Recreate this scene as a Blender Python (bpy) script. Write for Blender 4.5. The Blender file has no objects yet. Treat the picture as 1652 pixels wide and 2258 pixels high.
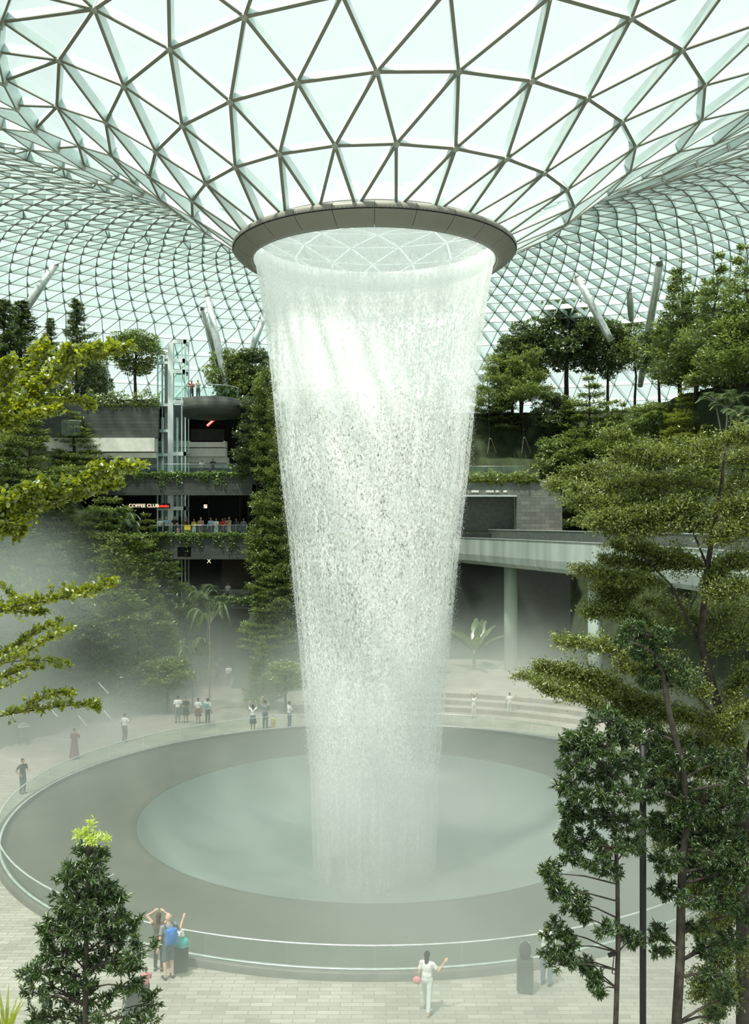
import bpy, bmesh, math, random
import numpy as np
from mathutils import Vector, Matrix
PI = math.pi
SC = bpy.context.scene
COL = SC.collection
random.seed(7)
# ------------------------------------------------------------------ camera, world, sun, exposure
F, CXP, HY, CY, CZ = 2030.0, 826.0, 1150.0, -41.5, 12.8      # focal length and horizon in pixels of the 1652x2258 frame
cam_d = bpy.data.cameras.new('camera'); cam = bpy.data.objects.new('camera', cam_d); COL.objects.link(cam)
cam.location = (0, CY, CZ); cam.rotation_euler = (PI/2, 0, 0)
cam_d.sensor_fit = 'VERTICAL'; cam_d.sensor_height = 24; cam_d.lens = 24*F/2258; cam_d.shift_y = 21/2258
cam_d.clip_end = 600
SC.camera = cam
SC.view_settings.view_transform = 'Standard'; SC.view_settings.look = 'None'
SC.view_settings.gamma = 1; SC.view_settings.use_curve_mapping = False
SC.view_settings.exposure = 0.0
w = bpy.data.worlds.new('sky'); SC.world = w; w.use_nodes = True
bg = w.node_tree.nodes['Background']; bg.inputs[1].default_value = 1.0
_n, _l = w.node_tree.nodes.new, w.node_tree.links.new        # hazy bright sky, brighter towards the zenith
_tc = _n('ShaderNodeTexCoord'); _sx = _n('ShaderNodeSeparateXYZ'); _r = _n('ShaderNodeValToRGB')
_l(_tc.outputs['Generated'], _sx.inputs[0]); _l(_sx.outputs[2], _r.inputs[0]); _l(_r.outputs[0], bg.inputs[0])
_e = _r.color_ramp.elements; _e[0].position = .55; _e[0].color = (0.86, .985, .945, 1); _e[1].position = .92; _e[1].color = (2.5, 2.7, 2.45, 1)
sun_d = bpy.data.lights.new('sun', 'SUN'); sun = bpy.data.objects.new('sun', sun_d); COL.objects.link(sun)
sun_d.energy = 6.4; sun_d.color = (1, 0.96, 0.85); sun_d.angle = math.radians(3.2)
sun.location = (-30, 40, 90)
sun.rotation_euler = (Vector((0, 0, 0)) - Vector((-0.24, -0.30, 0.92))).to_track_quat('-Z', 'Y').to_euler()
cy = SC.cycles
cy.max_bounces = 6; cy.diffuse_bounces = 3; cy.glossy_bounces = 2; cy.transmission_bounces = 3; cy.volume_bounces = 1
cy.transparent_max_bounces = 20; cy.caustics_reflective = False; cy.caustics_refractive = False
cy.sample_clamp_indirect = 4
cy.volume_max_steps = 64

# ------------------------------------------------------------------ helpers
def P(px, py, d):
    return Vector(((px-CXP)*d/F, CY+d, CZ+(HY-py)*d/F))
def inp(n, *names):
    for k in names:
        if k in n.inputs: return n.inputs[k]
def new_mat(name):
    m = bpy.data.materials.new(name); m.use_nodes = True; nt = m.node_tree; nt.nodes.clear()
    return m, nt, nt.nodes.new, nt.links.new
def mat(name, col, rough=0.6, metal=0.0, var=0.12, scale=3.0, bump=0.0, col2=None, bscale=None, emit=None, estr=0, spec=0.4, stretch=(1, 1, 1), trans=0):
    m, nt, N, L = new_mat(name)
    out = N('ShaderNodeOutputMaterial'); b = N('ShaderNodeBsdfPrincipled')
    tc = N('ShaderNodeTexCoord'); mp = N('ShaderNodeMapping'); mp.inputs['Scale'].default_value = stretch
    L(tc.outputs['Object'], mp.inputs[0])
    no = N('ShaderNodeTexNoise'); no.inputs['Scale'].default_value = scale; no.inputs['Detail'].default_value = 4
    L(mp.outputs[0], no.inputs['Vector'])
    r = N('ShaderNodeValToRGB'); e = r.color_ramp.elements
    c2 = col2 or tuple(c*(1-var*2) for c in col)
    e[0].position = .35; e[1].position = .65; e[0].color = (*c2, 1); e[1].color = (*col, 1)
    L(no.outputs[0], r.inputs[0]); L(r.outputs[0], b.inputs['Base Color'])
    b.inputs['Roughness'].default_value = rough; b.inputs['Metallic'].default_value = metal
    inp(b, 'Specular IOR Level', 'Specular').default_value = spec
    if bump:
        n2 = N('ShaderNodeTexNoise'); n2.inputs['Scale'].default_value = bscale or scale*6; L(mp.outputs[0], n2.inputs['Vector'])
        bp = N('ShaderNodeBump'); bp.inputs['Strength'].default_value = bump; L(n2.outputs[0], bp.inputs['Height']); L(bp.outputs[0], b.inputs['Normal'])
    if emit:
        inp(b, 'Emission Color', 'Emission').default_value = (*emit, 1); b.inputs['Emission Strength'].default_value = estr
    L(b.outputs[0], out.inputs[0])
    return m
def glass_mat(name, tint, gloss=0.06, film=0.0, fcol=(.9, .95, .93), rough=0.05):
    m, nt, N, L = new_mat(name)
    out = N('ShaderNodeOutputMaterial'); t = N('ShaderNodeBsdfTransparent'); t.inputs[0].default_value = (*tint, 1)
    g = N('ShaderNodeBsdfGlossy'); g.inputs['Roughness'].default_value = rough; g.inputs[0].default_value = (.8, .9, .88, 1)
    mx = N('ShaderNodeMixShader')
    lw = N('ShaderNodeLayerWeight'); lw.inputs[0].default_value = .25
    mu = N('ShaderNodeMath'); mu.operation = 'MULTIPLY_ADD'; mu.inputs[1].default_value = gloss*3; mu.inputs[2].default_value = gloss
    L(lw.outputs['Fresnel'], mu.inputs[0]); L(mu.outputs[0], mx.inputs[0])
    L(t.outputs[0], mx.inputs[1]); L(g.outputs[0], mx.inputs[2]); last = mx
    if film:
        tc = N('ShaderNodeTexCoord'); no = N('ShaderNodeTexNoise'); no.inputs['Scale'].default_value = 1.3; no.inputs['Detail'].default_value = 5
        L(tc.outputs['Object'], no.inputs['Vector'])
        tr = N('ShaderNodeBsdfTranslucent'); tr.inputs[0].default_value = (*fcol, 1)
        m2 = N('ShaderNodeMixShader'); mm = N('ShaderNodeMath'); mm.operation = 'MULTIPLY'; mm.inputs[1].default_value = film*2
        L(no.outputs[0], mm.inputs[0]); L(mm.outputs[0], m2.inputs[0]); L(mx.outputs[0], m2.inputs[1]); L(tr.outputs[0], m2.inputs[2]); last = m2
    L(last.outputs[0], out.inputs[0])
    return m

class MB:
    """collects shapes, then links them as one mesh object"""
    def __init__(s): s.v = []; s.f = []
    def add(s, vs, fs):
        b = len(s.v); s.v += [tuple(v) for v in vs]; s.f += [tuple(b+i for i in f) for f in fs]; return s
    def box(s, x0, x1, y0, y1, z0, z1):
        v = [(x, y, z) for z in (z0, z1) for x, y in ((x0, y0), (x1, y0), (x1, y1), (x0, y1))]
        return s.add(v, [(3, 2, 1, 0), (4, 5, 6, 7), (0, 1, 5, 4), (1, 2, 6, 5), (2, 3, 7, 6), (3, 0, 4, 7)])
    def bar(s, a, b, wd, hg, up=(0, 0, 1), drop=0.0):
        """box of width wd, depth hg (from +hg/2 to -hg/2 along up) between a and b"""
        a, b, up = Vector(a), Vector(b), Vector(up); t = (b-a)
        if t.length < 1e-6: return s
        t.normalize(); side = t.cross(up)
        if side.length < 1e-4: side = t.cross(Vector((1, 0, 0)))
        side.normalize(); u = side.cross(t).normalized()
        v = []
        for p in (a, b):
            for i, j in ((-1, -1), (1, -1), (1, 1), (-1, 1)):
                v.append(p+side*(i*wd/2)+u*(j*hg/2-drop))
        return s.add(v, [(3, 2, 1, 0), (4, 5, 6, 7), (0, 1, 5, 4), (1, 2, 6, 5), (2, 3, 7, 6), (3, 0, 4, 7)])
    def tube(s, pts, rads, n=8, caps=True):
        pts = [Vector(p) for p in pts]
        if not hasattr(rads, '__len__'): rads = [rads]*len(pts)
        base = len(s.v); prev = None
        for i, p in enumerate(pts):
            t = (pts[min(i+1, len(pts)-1)]-pts[max(i-1, 0)])
            if t.length < 1e-9: t = Vector((0, 0, 1))
            t.normalize()
            if prev is None:
                q = t.orthogonal().normalized()
            else:
                q = (prev-t*prev.dot(t));
                q = q.normalized() if q.length > 1e-5 else t.orthogonal().normalized()
            prev = q; r2 = t.cross(q)
            for k in range(n):
                a = 2*PI*k/n; s.v.append(tuple(p+(q*math.cos(a)+r2*math.sin(a))*rads[i]))
        for i in range(len(pts)-1):
            for k in range(n):
                a = base+i*n+k; b = base+i*n+(k+1) % n
                s.f.append((a, b, b+n, a+n))
        if caps:
            s.f.append(tuple(base+k for k in range(n))[::-1]); e = base+(len(pts)-1)*n; s.f.append(tuple(e+k for k in range(n)))
        return s
    def lathe(s, prof, n=48, a0=0, a1=2*PI, c=(0, 0), closed=None):
        """prof: list of (radius, z)"""
        full = abs(a1-a0-2*PI) < 1e-6; m = n if full else n+1; base = len(s.v); k = len(prof)
        for i in range(m):
            a = a0+(a1-a0)*i/n
            for r, z in prof: s.v.append((c[0]+r*math.cos(a), c[1]+r*math.sin(a), z))
        for i in range(n):
            j = (i+1) % m
            for q in range(k-1):
                s.f.append((base+i*k+q, base+j*k+q, base+j*k+q+1, base+i*k+q+1))
            if closed: s.f.append((base+i*k+k-1, base+j*k+k-1, base+j*k, base+i*k))
        return s
    def ell(s, c, r, n=10, m=7, rot=None):
        base = len(s.v); c = Vector(c)
        for i in range(m+1):
            th = PI*i/m
            for k in range(n):
                a = 2*PI*k/n
                v = Vector((r[0]*math.sin(th)*math.cos(a), r[1]*math.sin(th)*math.sin(a), r[2]*math.cos(th)))
                if rot: v = rot @ v
                s.v.append(tuple(c+v))
        for i in range(m):
            for k in range(n):
                a = base+i*n+k; b = base+i*n+(k+1) % n
                s.f.append((a, a+n, b+n, b))
        return s
    def build(s, name, m, parent=None, smooth=False, loc=None):
        me = bpy.data.meshes.new(name); me.from_pydata(s.v, [], s.f); me.update()
        if smooth:
            me.polygons.foreach_set('use_smooth', [True]*len(me.polygons))
        o = bpy.data.objects.new(name, me); COL.objects.link(o)
        if m: me.materials.append(m)
        if parent: o.parent = parent
        if loc is not None: o.location = loc
        return o
def tag(o, label=None, cat=None, group=None, kind=None):
    if label: o['label'] = label
    if cat: o['category'] = cat
    if group: o['group'] = group
    if kind: o['kind'] = kind
    return o
def empty(name, loc=(0, 0, 0), rz=0, **k):
    o = bpy.data.objects.new(name, None); COL.objects.link(o); o.location = loc; o.rotation_euler = (0, 0, rz)
    o.empty_display_size = .3
    return tag(o, **k)
def struct(o, label=None): return tag(o, label, kind='structure')
def ss(a, b, x):
    t = min(1, max(0, (x-a)/(b-a))); return t*t*(3-2*t)
def lerp(a, b, t): return a+(b-a)*t
def interp(x, xs, ys):
    return float(np.interp(x, xs, ys))

# ------------------------------------------------------------------ materials
M = {}
M['steel'] = mat('roof_steel_paint', (.64, .75, .745), .5, var=.04)
M['cap'] = mat('fin_underside_shade', (.20, .205, .165), .55, var=.03)  # shade on the undersides of the roof fins, put into the colour
M['node'] = mat('roof_node_paint', (.38, .40, .37), .5)
M['roof_glass'] = glass_mat('roof_glass', (.93, .97, .96), .03)
M['wet_glass'] = glass_mat('wet_roof_glass', (.97, .99, .985), .02, film=.03)
M['clear'] = glass_mat('clear_glass', (.88, .955, .93), .025)
M['acrylic'] = glass_mat('balustrade_glass', (.93, .97, .95), .02)
M['rim'] = mat('rim_grey_panel', (.24, .235, .20), .45, var=.03, metal=.0)
M['rim_dark'] = mat('rim_joint', (.03, .03, .028), .6)
M['ring'] = mat('pool_dark_stone', (.085, .09, .07), .45, var=.08, scale=.8, bump=.05, bscale=9)
M['bowl'] = mat('funnel_acrylic', (.20, .25, .225), .3, var=.06, scale=.3)
M['kerb'] = mat('kerb_stone', (.13, .13, .11), .5)
M['metal'] = mat('brushed_steel', (.72, .76, .75), .3, metal=.4)
M['white'] = mat('white_paint', (.80, .88, .87), .4, var=.03)
M['conc_white'] = mat('pale_soffit', (.88, .87, .80), .7, var=.05)
M['girder'] = mat('bridge_concrete', (.50, .56, .52), .6, var=.22, scale=1.1, stretch=(.8, .8, .07), col2=(.33, .40, .36))
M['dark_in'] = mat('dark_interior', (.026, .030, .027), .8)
M['deck'] = mat('terrace_paving', (.34, .33, .29), .8)
M['soil'] = mat('planted_soil', (.05, .07, .03), .95, var=.3, scale=.8, bump=.6)
M['bark'] = mat('bark', (.075, .062, .048), .9, var=.25, scale=9, bump=.5)
M['bark_pale'] = mat('pale_bark', (.42, .38, .30), .9, var=.2, scale=9, bump=.3)
M['black'] = mat('black_metal', (.015, .015, .015), .5)
def brick_mat(name, c1, c2, mortar, scale, bw, rh, rough=.75, ms=.012, bump=.3, coords='Object', rot=(0, 0, 0), offs=.5):
    m, nt, N, L = new_mat(name)
    out = N('ShaderNodeOutputMaterial'); b = N('ShaderNodeBsdfPrincipled'); tc = N('ShaderNodeTexCoord')
    mp = N('ShaderNodeMapping'); mp.inputs['Rotation'].default_value = rot; L(tc.outputs[coords], mp.inputs[0])
    br = N('ShaderNodeTexBrick'); br.inputs['Scale'].default_value = scale; br.inputs['Mortar Size'].default_value = ms
    br.inputs['Brick Width'].default_value = bw; br.inputs['Row Height'].default_value = rh; br.offset = offs
    br.inputs['Color1'].default_value = (*c1, 1); br.inputs['Color2'].default_value = (*c2, 1); br.inputs['Mortar'].default_value = (*mortar, 1)
    L(mp.outputs[0], br.inputs['Vector'])
    no = N('ShaderNodeTexNoise'); no.inputs['Scale'].default_value = .35; no.inputs['Detail'].default_value = 6; L(tc.outputs[coords], no.inputs['Vector'])
    r = N('ShaderNodeMapRange'); r.inputs[1].default_value = .3; r.inputs[2].default_value = .7; r.inputs[3].default_value = .78; r.inputs[4].default_value = 1.08
    L(no.outputs[0], r.inputs[0])
    mu = N('ShaderNodeVectorMath'); mu.operation = 'SCALE'; L(br.outputs['Color'], mu.inputs[0]); L(r.outputs[0], mu.inputs['Scale'])
    L(mu.outputs[0], b.inputs['Base Color']); b.inputs['Roughness'].default_value = rough
    bp = N('ShaderNodeBump'); bp.inputs['Strength'].default_value = bump; bp.inputs['Distance'].default_value = .01
    L(br.outputs['Fac'], bp.inputs['Height']); bp.invert = True; L(bp.outputs[0], b.inputs['Normal'])
    L(b.outputs[0], out.inputs[0]); return m
M['paving'] = brick_mat('stone_paving', (.40, .39, .33), (.27, .265, .22), (.18, .18, .15), 1, .6, .2)
M['conc'] = brick_mat('dark_board_concrete', (.085, .095, .085), (.06, .068, .062), (.035, .04, .036), 1, 1.6, .28, rot=(PI/2, 0, 0), bump=.5)
M['stonewall'] = brick_mat('grey_stone_wall', (.26, .27, .24), (.17, .18, .16), (.10, .10, .09), 1, .9, .35, rot=(PI/2, 0, 0), bump=.5)
def leaf_mat(name, c1, c2, trans=.45, gloss=.12, tcol=None):
    """leaf: diffuse + light through the blade, colour varied leaf by leaf"""
    m, nt, N, L = new_mat(name)
    out = N('ShaderNodeOutputMaterial'); geo = N('ShaderNodeNewGeometry')
    r = N('ShaderNodeValToRGB'); r.color_ramp.elements[0].color = (*c1, 1); r.color_ramp.elements[1].color = (*c2, 1)
    L(geo.outputs['Random Per Island'], r.inputs[0])
    d = N('ShaderNodeBsdfDiffuse'); t = N('ShaderNodeBsdfTranslucent'); g = N('ShaderNodeBsdfGlossy'); g.inputs['Roughness'].default_value = .38
    g.inputs[0].default_value = (.85, .9, .85, 1)
    L(r.outputs[0], d.inputs[0])
    hs = N('ShaderNodeHueSaturation'); hs.inputs['Hue'].default_value = .485; hs.inputs['Saturation'].default_value = 1.15; hs.inputs['Value'].default_value = 1.5
    L(r.outputs[0], hs.inputs['Color']); L(hs.outputs[0], t.inputs[0])
    m1 = N('ShaderNodeMixShader'); m1.inputs[0].default_value = trans; L(d.outputs[0], m1.inputs[1]); L(t.outputs[0], m1.inputs[2])
    m2 = N('ShaderNodeMixShader'); m2.inputs[0].default_value = gloss; L(m1.outputs[0], m2.inputs[1]); L(g.outputs[0], m2.inputs[2])
    L(m2.outputs[0], out.inputs[0]); return m
M['lf_tier'] = leaf_mat('feathery_leaf', (.055, .11, .03), (.36, .44, .13), .3, .10)
M['lf_dark'] = leaf_mat('dark_leaf', (.025, .055, .02), (.20, .27, .09), .25, .12)
M['lf_yellow'] = leaf_mat('yellow_green_leaf', (.14, .19, .035), (.28, .33, .08), .45, .08)
M['lf_bright'] = leaf_mat('bright_leaf', (.10, .15, .015), (.38, .43, .05), .5, .10)
M['lf_mantaly'] = leaf_mat('small_olive_leaf', (.04, .07, .015), (.32, .37, .09), .35, .08)
M['lf_lance'] = leaf_mat('lance_leaf', (.015, .04, .012), (.13, .21, .06), .3, .10)
M['lf_new'] = leaf_mat('new_growth_leaf', (.42, .55, .10), (.60, .70, .20), .5, .08)
M['lf_palm'] = leaf_mat('palm_leaf', (.07, .13, .05), (.18, .26, .11), .35, .12)
M['lf_vine'] = leaf_mat('vine_leaf', (.07, .14, .03), (.22, .32, .08), .4, .08)
# ------------------------------------------------------------------ ground and terrain
# foot of the planted slopes round the plaza, left to right (world metres)
FOOT = [(-40, -30), (-30, -6), (-21.5, 9.5), (-16.8, 21.5), (-14.8, 27), (-14.6, 39), (-11.8, 39), (-10.8, 29.5), (-6, 28), (0, 36), (6, 45), (17.5, 45), (18.0, 26), (18.8, 10), (22, -6), (32, -30)]
def seg_dist(x, y, a, b):
    dx, dy = b[0]-a[0], b[1]-a[1]; t = max(0, min(1, ((x-a[0])*dx+(y-a[1])*dy)/(dx*dx+dy*dy)))
    return math.hypot(x-a[0]-t*dx, y-a[1]-t*dy)
POLY = FOOT+[(32, -60), (-40, -60)]
def inside(x, y):
    c = False; n = len(POLY)
    for i in range(n):
        x1, y1 = POLY[i]; x2, y2 = POLY[i-1]
        if (y1 > y) != (y2 > y) and x < (x2-x1)*(y-y1)/(y2-y1)+x1: c = not c
    return c
def terrain(x, y):
    if inside(x, y): return 0.0
    s = min(seg_dist(x, y, FOOT[i], FOOT[i+1]) for i in range(len(FOOT)-1))
    # terraces: riser, tread, riser, tread ...
    top = 22.8 if x < 2 else 24.3
    st = 1.0 if x < 2 else .8
    if -12 < x < 2 and y < 44: st = .5
    z = 0; n = 5
    for k in range(n):
        z += ss(k*2.9*st, k*2.9*st+1.5*st, s)*top/n
    return z
def make_terrain():
    me = MB(); step = 1.0
    xs = np.arange(-58, 58.1, step); ys = np.arange(-20, 72.1, step)
    idx = {}
    for j, y in enumerate(ys):
        for i, x in enumerate(xs):
            idx[i, j] = len(me.v); z = terrain(x, y)
            me.v.append((x, y, z-0.05 if z < .01 else z+.12*math.sin(x*2.1)*math.cos(y*1.7)))
    for j in range(len(ys)-1):
        for i in range(len(xs)-1):
            q = (idx[i, j], idx[i+1, j], idx[i+1, j+1], idx[i, j+1])
            if max(me.v[a][2] for a in q) < .1: continue
            # leave room for the terrace building on the left
            cx, cyy = xs[i]+.5, ys[j]+.5
            if -28 < cx < -10.5 and 31.5 < cyy < 48: continue
            me.f.append(q)
    return struct(me.build('hillside', M['soil'], smooth=True), 'dark planted hillside rising in terraces round the plaza')
make_terrain()
fl = MB(); n = 96
fl.lathe([(15.9, 0), (22, 0), (40, 0), (90, 0)], n)
struct(fl.build('floor', M['paving']), 'pale stone block paving of the round plaza')

# ------------------------------------------------------------------ pool: kerb, dark ring, funnel, balustrade
pool = empty('pool', (0, 0, 0), label='round dark water basin with a pale funnel at its middle, under the waterfall', cat='pool')
MB().lathe([(15.92, -.3), (15.92, .20), (15.85, .24), (15.62, .24), (15.62, .06)], 160).build('kerb', M['kerb'], pool, True)
MB().lathe([(15.72, .255), (15.62, .255), (15.62, .235), (15.72, .235)], 160, closed=True).build('kerb_trim', M['metal'], pool, True)
MB().lathe([(15.62, .10), (14, .05), (12, .0), (10.7, -.05), (10.45, -.08), (10.38, -.16)], 160).build('basin_ring', M['ring'], pool, True)
MB().lathe([(10.38, -.16), (10.15, -.6), (9.6, -1.3), (8.7, -1.95), (7.5, -2.4), (5.5, -2.75), (3.2, -2.95), (0.01, -3.0)], 128).build('funnel', M['bowl'], pool, True)
bal = empty('glass_balustrade', (0, 0, .2), label='low curved glass balustrade with a thin steel rail round the dark basin', cat='balustrade')
NP = 40
for i in range(NP):
    a0, a1 = 2*PI*i/NP+.002, 2*PI*(i+1)/NP-.002
    MB().lathe([(15.78, .0), (15.78, .74), (15.765, .74), (15.765, .0)], 5, a0, a1, closed=True).build('glass_panel', M['acrylic'], bal, False)
MB().lathe([(15.80, .735), (15.80, .765), (15.745, .765), (15.745, .735)], 160, closed=True).build('handrail', M['metal'], bal, True)

# ------------------------------------------------------------------ roof shell
RR = [5.75, 8.26, 10.4, 12.7, 15.0, 18, 22, 28, 35, 45, 55, 65, 75, 85, 95, 101]
HH = [12.43, 13.87, 15.41, 16.86, 18.0, 19.3, 20.7, 22.2, 23.2, 23.6, 23.0, 21.4, 18.8, 15.0, 9.5, 4]
def shell_h(r): return interp(r, RR, HH)
def shell_pt(r, a):
    """a measured from +Y clockwise"""
    cx = interp(r, [5.75, 8.26, 10.4, 12.7, 15, 18], [0, .33, .73, 1.25, 1.7, 2.0])
    x = cx+r*math.sin(a); y = r*math.cos(a)
    z = CZ+shell_h(r)+.04*max(-20, min(20, x))*ss(8, 11, r)*(1-ss(30, 50, r))
    return Vector((x, y, z))
rings = []   # (radius, count, phase)
rad = [5.75, 8.26, 10.4, 12.7, 15.1]
ph = [.45, .80, .24, .68, .15]
for r, p in zip(rad, ph): rings.append((r, 24, p))
rings += [(17.3, 48, .3), (19.6, 48, .8), (22.0, 144, .4)]
r = 24.8; p = .5
while r < 37: rings.append((r, 144, p % 1)); r += 2.7; p += .5
while r < 101: rings.append((r, 216, p % 1)); r += 2.7 if r < 62 else 4; p += .5
def ring_pts(r, n, p): return [shell_pt(r, PI+2*PI*(k+p)/n) for k in range(n)]      # phase measured from the camera side
RP = [ring_pts(*q) for q in rings]
roof = empty('ceiling', (0, 0, 24)); struct(roof, 'steel and glass lattice roof dipping to a round opening')
roof_off = Vector((0, 0, 24))
def nrm(p):
    r = math.hypot(p.x-1.5, p.y); d = .4; s = (shell_h(r+d)-shell_h(r-d))/(2*d)
    return Vector((-s*p.x/max(r, .1), -s*p.y/max(r, .1), 1)).normalized()
def see(p):   # bars that a viewer near the photograph's place cannot see are left out
    return p.y > -44 or math.hypot(p.x, p.y) < 24
NRM = [[nrm(p) for p in ring] for ring in RP]
def fin(mb, a, b, na, nb, wd, dp):
    """deep thin fin below the glass line, following the surface normals at both ends"""
    t = (b-a).normalized(); v = []
    for p, nn in ((a, na), (b, nb)):
        sd = t.cross(nn).normalized()*wd/2
        p = p-roof_off
        v += [p-sd-nn*dp, p+sd-nn*dp, p+sd, p-sd]
    mb.add(v, [(0, 1, 5, 4), (1, 2, 6, 5), (2, 3, 7, 6), (3, 0, 4, 7), (3, 2, 1, 0), (4, 5, 6, 7)])
    v = []                                                          # added dark strip, painting the backlit shade under the fin
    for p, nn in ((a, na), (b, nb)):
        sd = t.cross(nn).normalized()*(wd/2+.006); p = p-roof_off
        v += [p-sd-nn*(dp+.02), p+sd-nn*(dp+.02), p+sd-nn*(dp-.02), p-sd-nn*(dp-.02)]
    UNDER_SHADE.add(v, [(0, 1, 5, 4), (1, 2, 6, 5), (2, 3, 7, 6), (3, 0, 4, 7)])
UNDER_SHADE = MB()
for i, (r, n, p) in enumerate(rings):
    UNDER_SHADE = MB(); wd, dp = (.105, .38) if i < 5 else (.065, .60)
    if r > 38: wd, dp = .05, .52
    if i > 0:
        mb = MB(); pts = RP[i]
        for k in range(n):
            a, b = pts[k], pts[(k+1) % n]
            if see(a): fin(mb, a, b, NRM[i][k], NRM[i][(k+1) % n], wd, dp)
        mb.build('ring_beam', M['steel'], roof)
        nb = MB()
        for k in range(n):
            if see(pts[k]):
                rr = .13 if i < 7 else .05
                nb.tube([pts[k]-roof_off-NRM[i][k]*(dp+.05), pts[k]-roof_off+NRM[i][k]*.02], rr, 6)
        nb.build('node_joints', M['node'], roof)
    if i+1 < len(rings):
        A, B = RP[i], RP[i+1]; na, nbn = len(A), len(B)
        # walk both rings together by angle
        ia = ib = 0; pa, pb = rings[i][2], rings[i+1][2]
        # starting pair: closest B to A[0]
        off = min(range(nbn), key=lambda q: abs(((q+pb)/nbn-pa/na+.5) % 1-.5))
        dg = MB(); gl = MB()
        angA = lambda q: (q+pa)/na
        b0 = (off+pb)/nbn; sh = round(pa/na-b0)
        angB = lambda q: (q+pb)/nbn+sh
        qa, qb = 0, off
        while qa < na or qb < off+nbn:
            a, b = A[qa % na], B[qb % nbn]; n1, n2 = NRM[i][qa % na], NRM[i+1][qb % nbn]
            if see(a): fin(dg, a, b, n1, n2, wd, dp)
            if qb >= off+nbn or (qa < na and angA(qa+1) < angB(qb+1)):
                c = A[(qa+1) % na]; qa += 1; base = len(gl.v)
            else:
                c = B[(qb+1) % nbn]; qb += 1
            up = Vector((0, 0, .0))
            gl.add([a-roof_off+n1*.03, b-roof_off+n2*.03, c-roof_off+n1*.03], [(0, 1, 2)])
        dg.build('diagonal_braces', M['steel'], roof)
        UNDER_SHADE.build('shade_strips', M['cap'], roof)
        gl.build('glass_band', M['wet_glass'] if i < 4 else M['roof_glass'], roof)

# rim of the oculus
rim = empty('oculus_rim', (0, 0, 24), label='round grey panelled rim at the roof opening, waterfall pouring from inside it', cat='rim')
zo = CZ-24
prof_up = [(5.70, 12.50), (5.80, 12.46), (6.10, 12.36), (6.30, 12.24), (6.36, 12.12), (6.33, 12.02)]
prof_lo = [(6.30, 11.98), (6.18, 11.86), (5.95, 11.70), (5.70, 11.56), (5.52, 11.50), (5.46, 11.60)]
NPN = 24
for i in range(NPN):
    a0 = 2*PI*i/NPN+.0016; a1 = 2*PI*(i+1)/NPN-.0016
    MB().lathe([(r, z+zo) for r, z in prof_up], 6, a0, a1).build('upper_panel', M['rim'], rim, True)
    MB().lathe([(r, z+zo) for r, z in prof_lo], 6, a0, a1).build('lower_panel', M['rim'], rim, True)
MB().lathe([(6.30, 12.02+zo), (6.27, 12.00+zo), (6.27, 11.99+zo), (6.29, 11.97+zo)], 96).build('joint_line', M['rim_dark'], rim, True)
MB().lathe([(5.78, 12.42+zo), (6.25, 12.15+zo), (6.2, 12.0+zo), (5.6, 11.62+zo), (5.45, 11.7+zo), (5.42, 12.6+zo), (5.60, 12.66+zo)], 96, closed=True).build('rim_core', M['rim_dark'], rim, True)
MB().lathe([(5.40, 11.62+zo), (5.38, 12.7+zo), (5.42, 12.72+zo), (5.44, 11.62+zo)], 96, closed=True).build('lip', M['white'], rim, True)
rv = MB(); nt_ = 480                                     # toothed bead along the joint
for k in range(nt_):
    a = 2*PI*k/nt_; q = 6.345 if k % 2 else 6.325
    rv.v += [(q*math.cos(a), q*math.sin(a), 12.045+zo), (q*math.cos(a), q*math.sin(a), 12.085+zo if k % 2 else 12.06+zo)]
    j = (k+1) % nt_; rv.f.append((2*k, 2*j, 2*j+1, 2*k+1))
rv.build('bead_strip', M['rim_dark'], rim)

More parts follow.
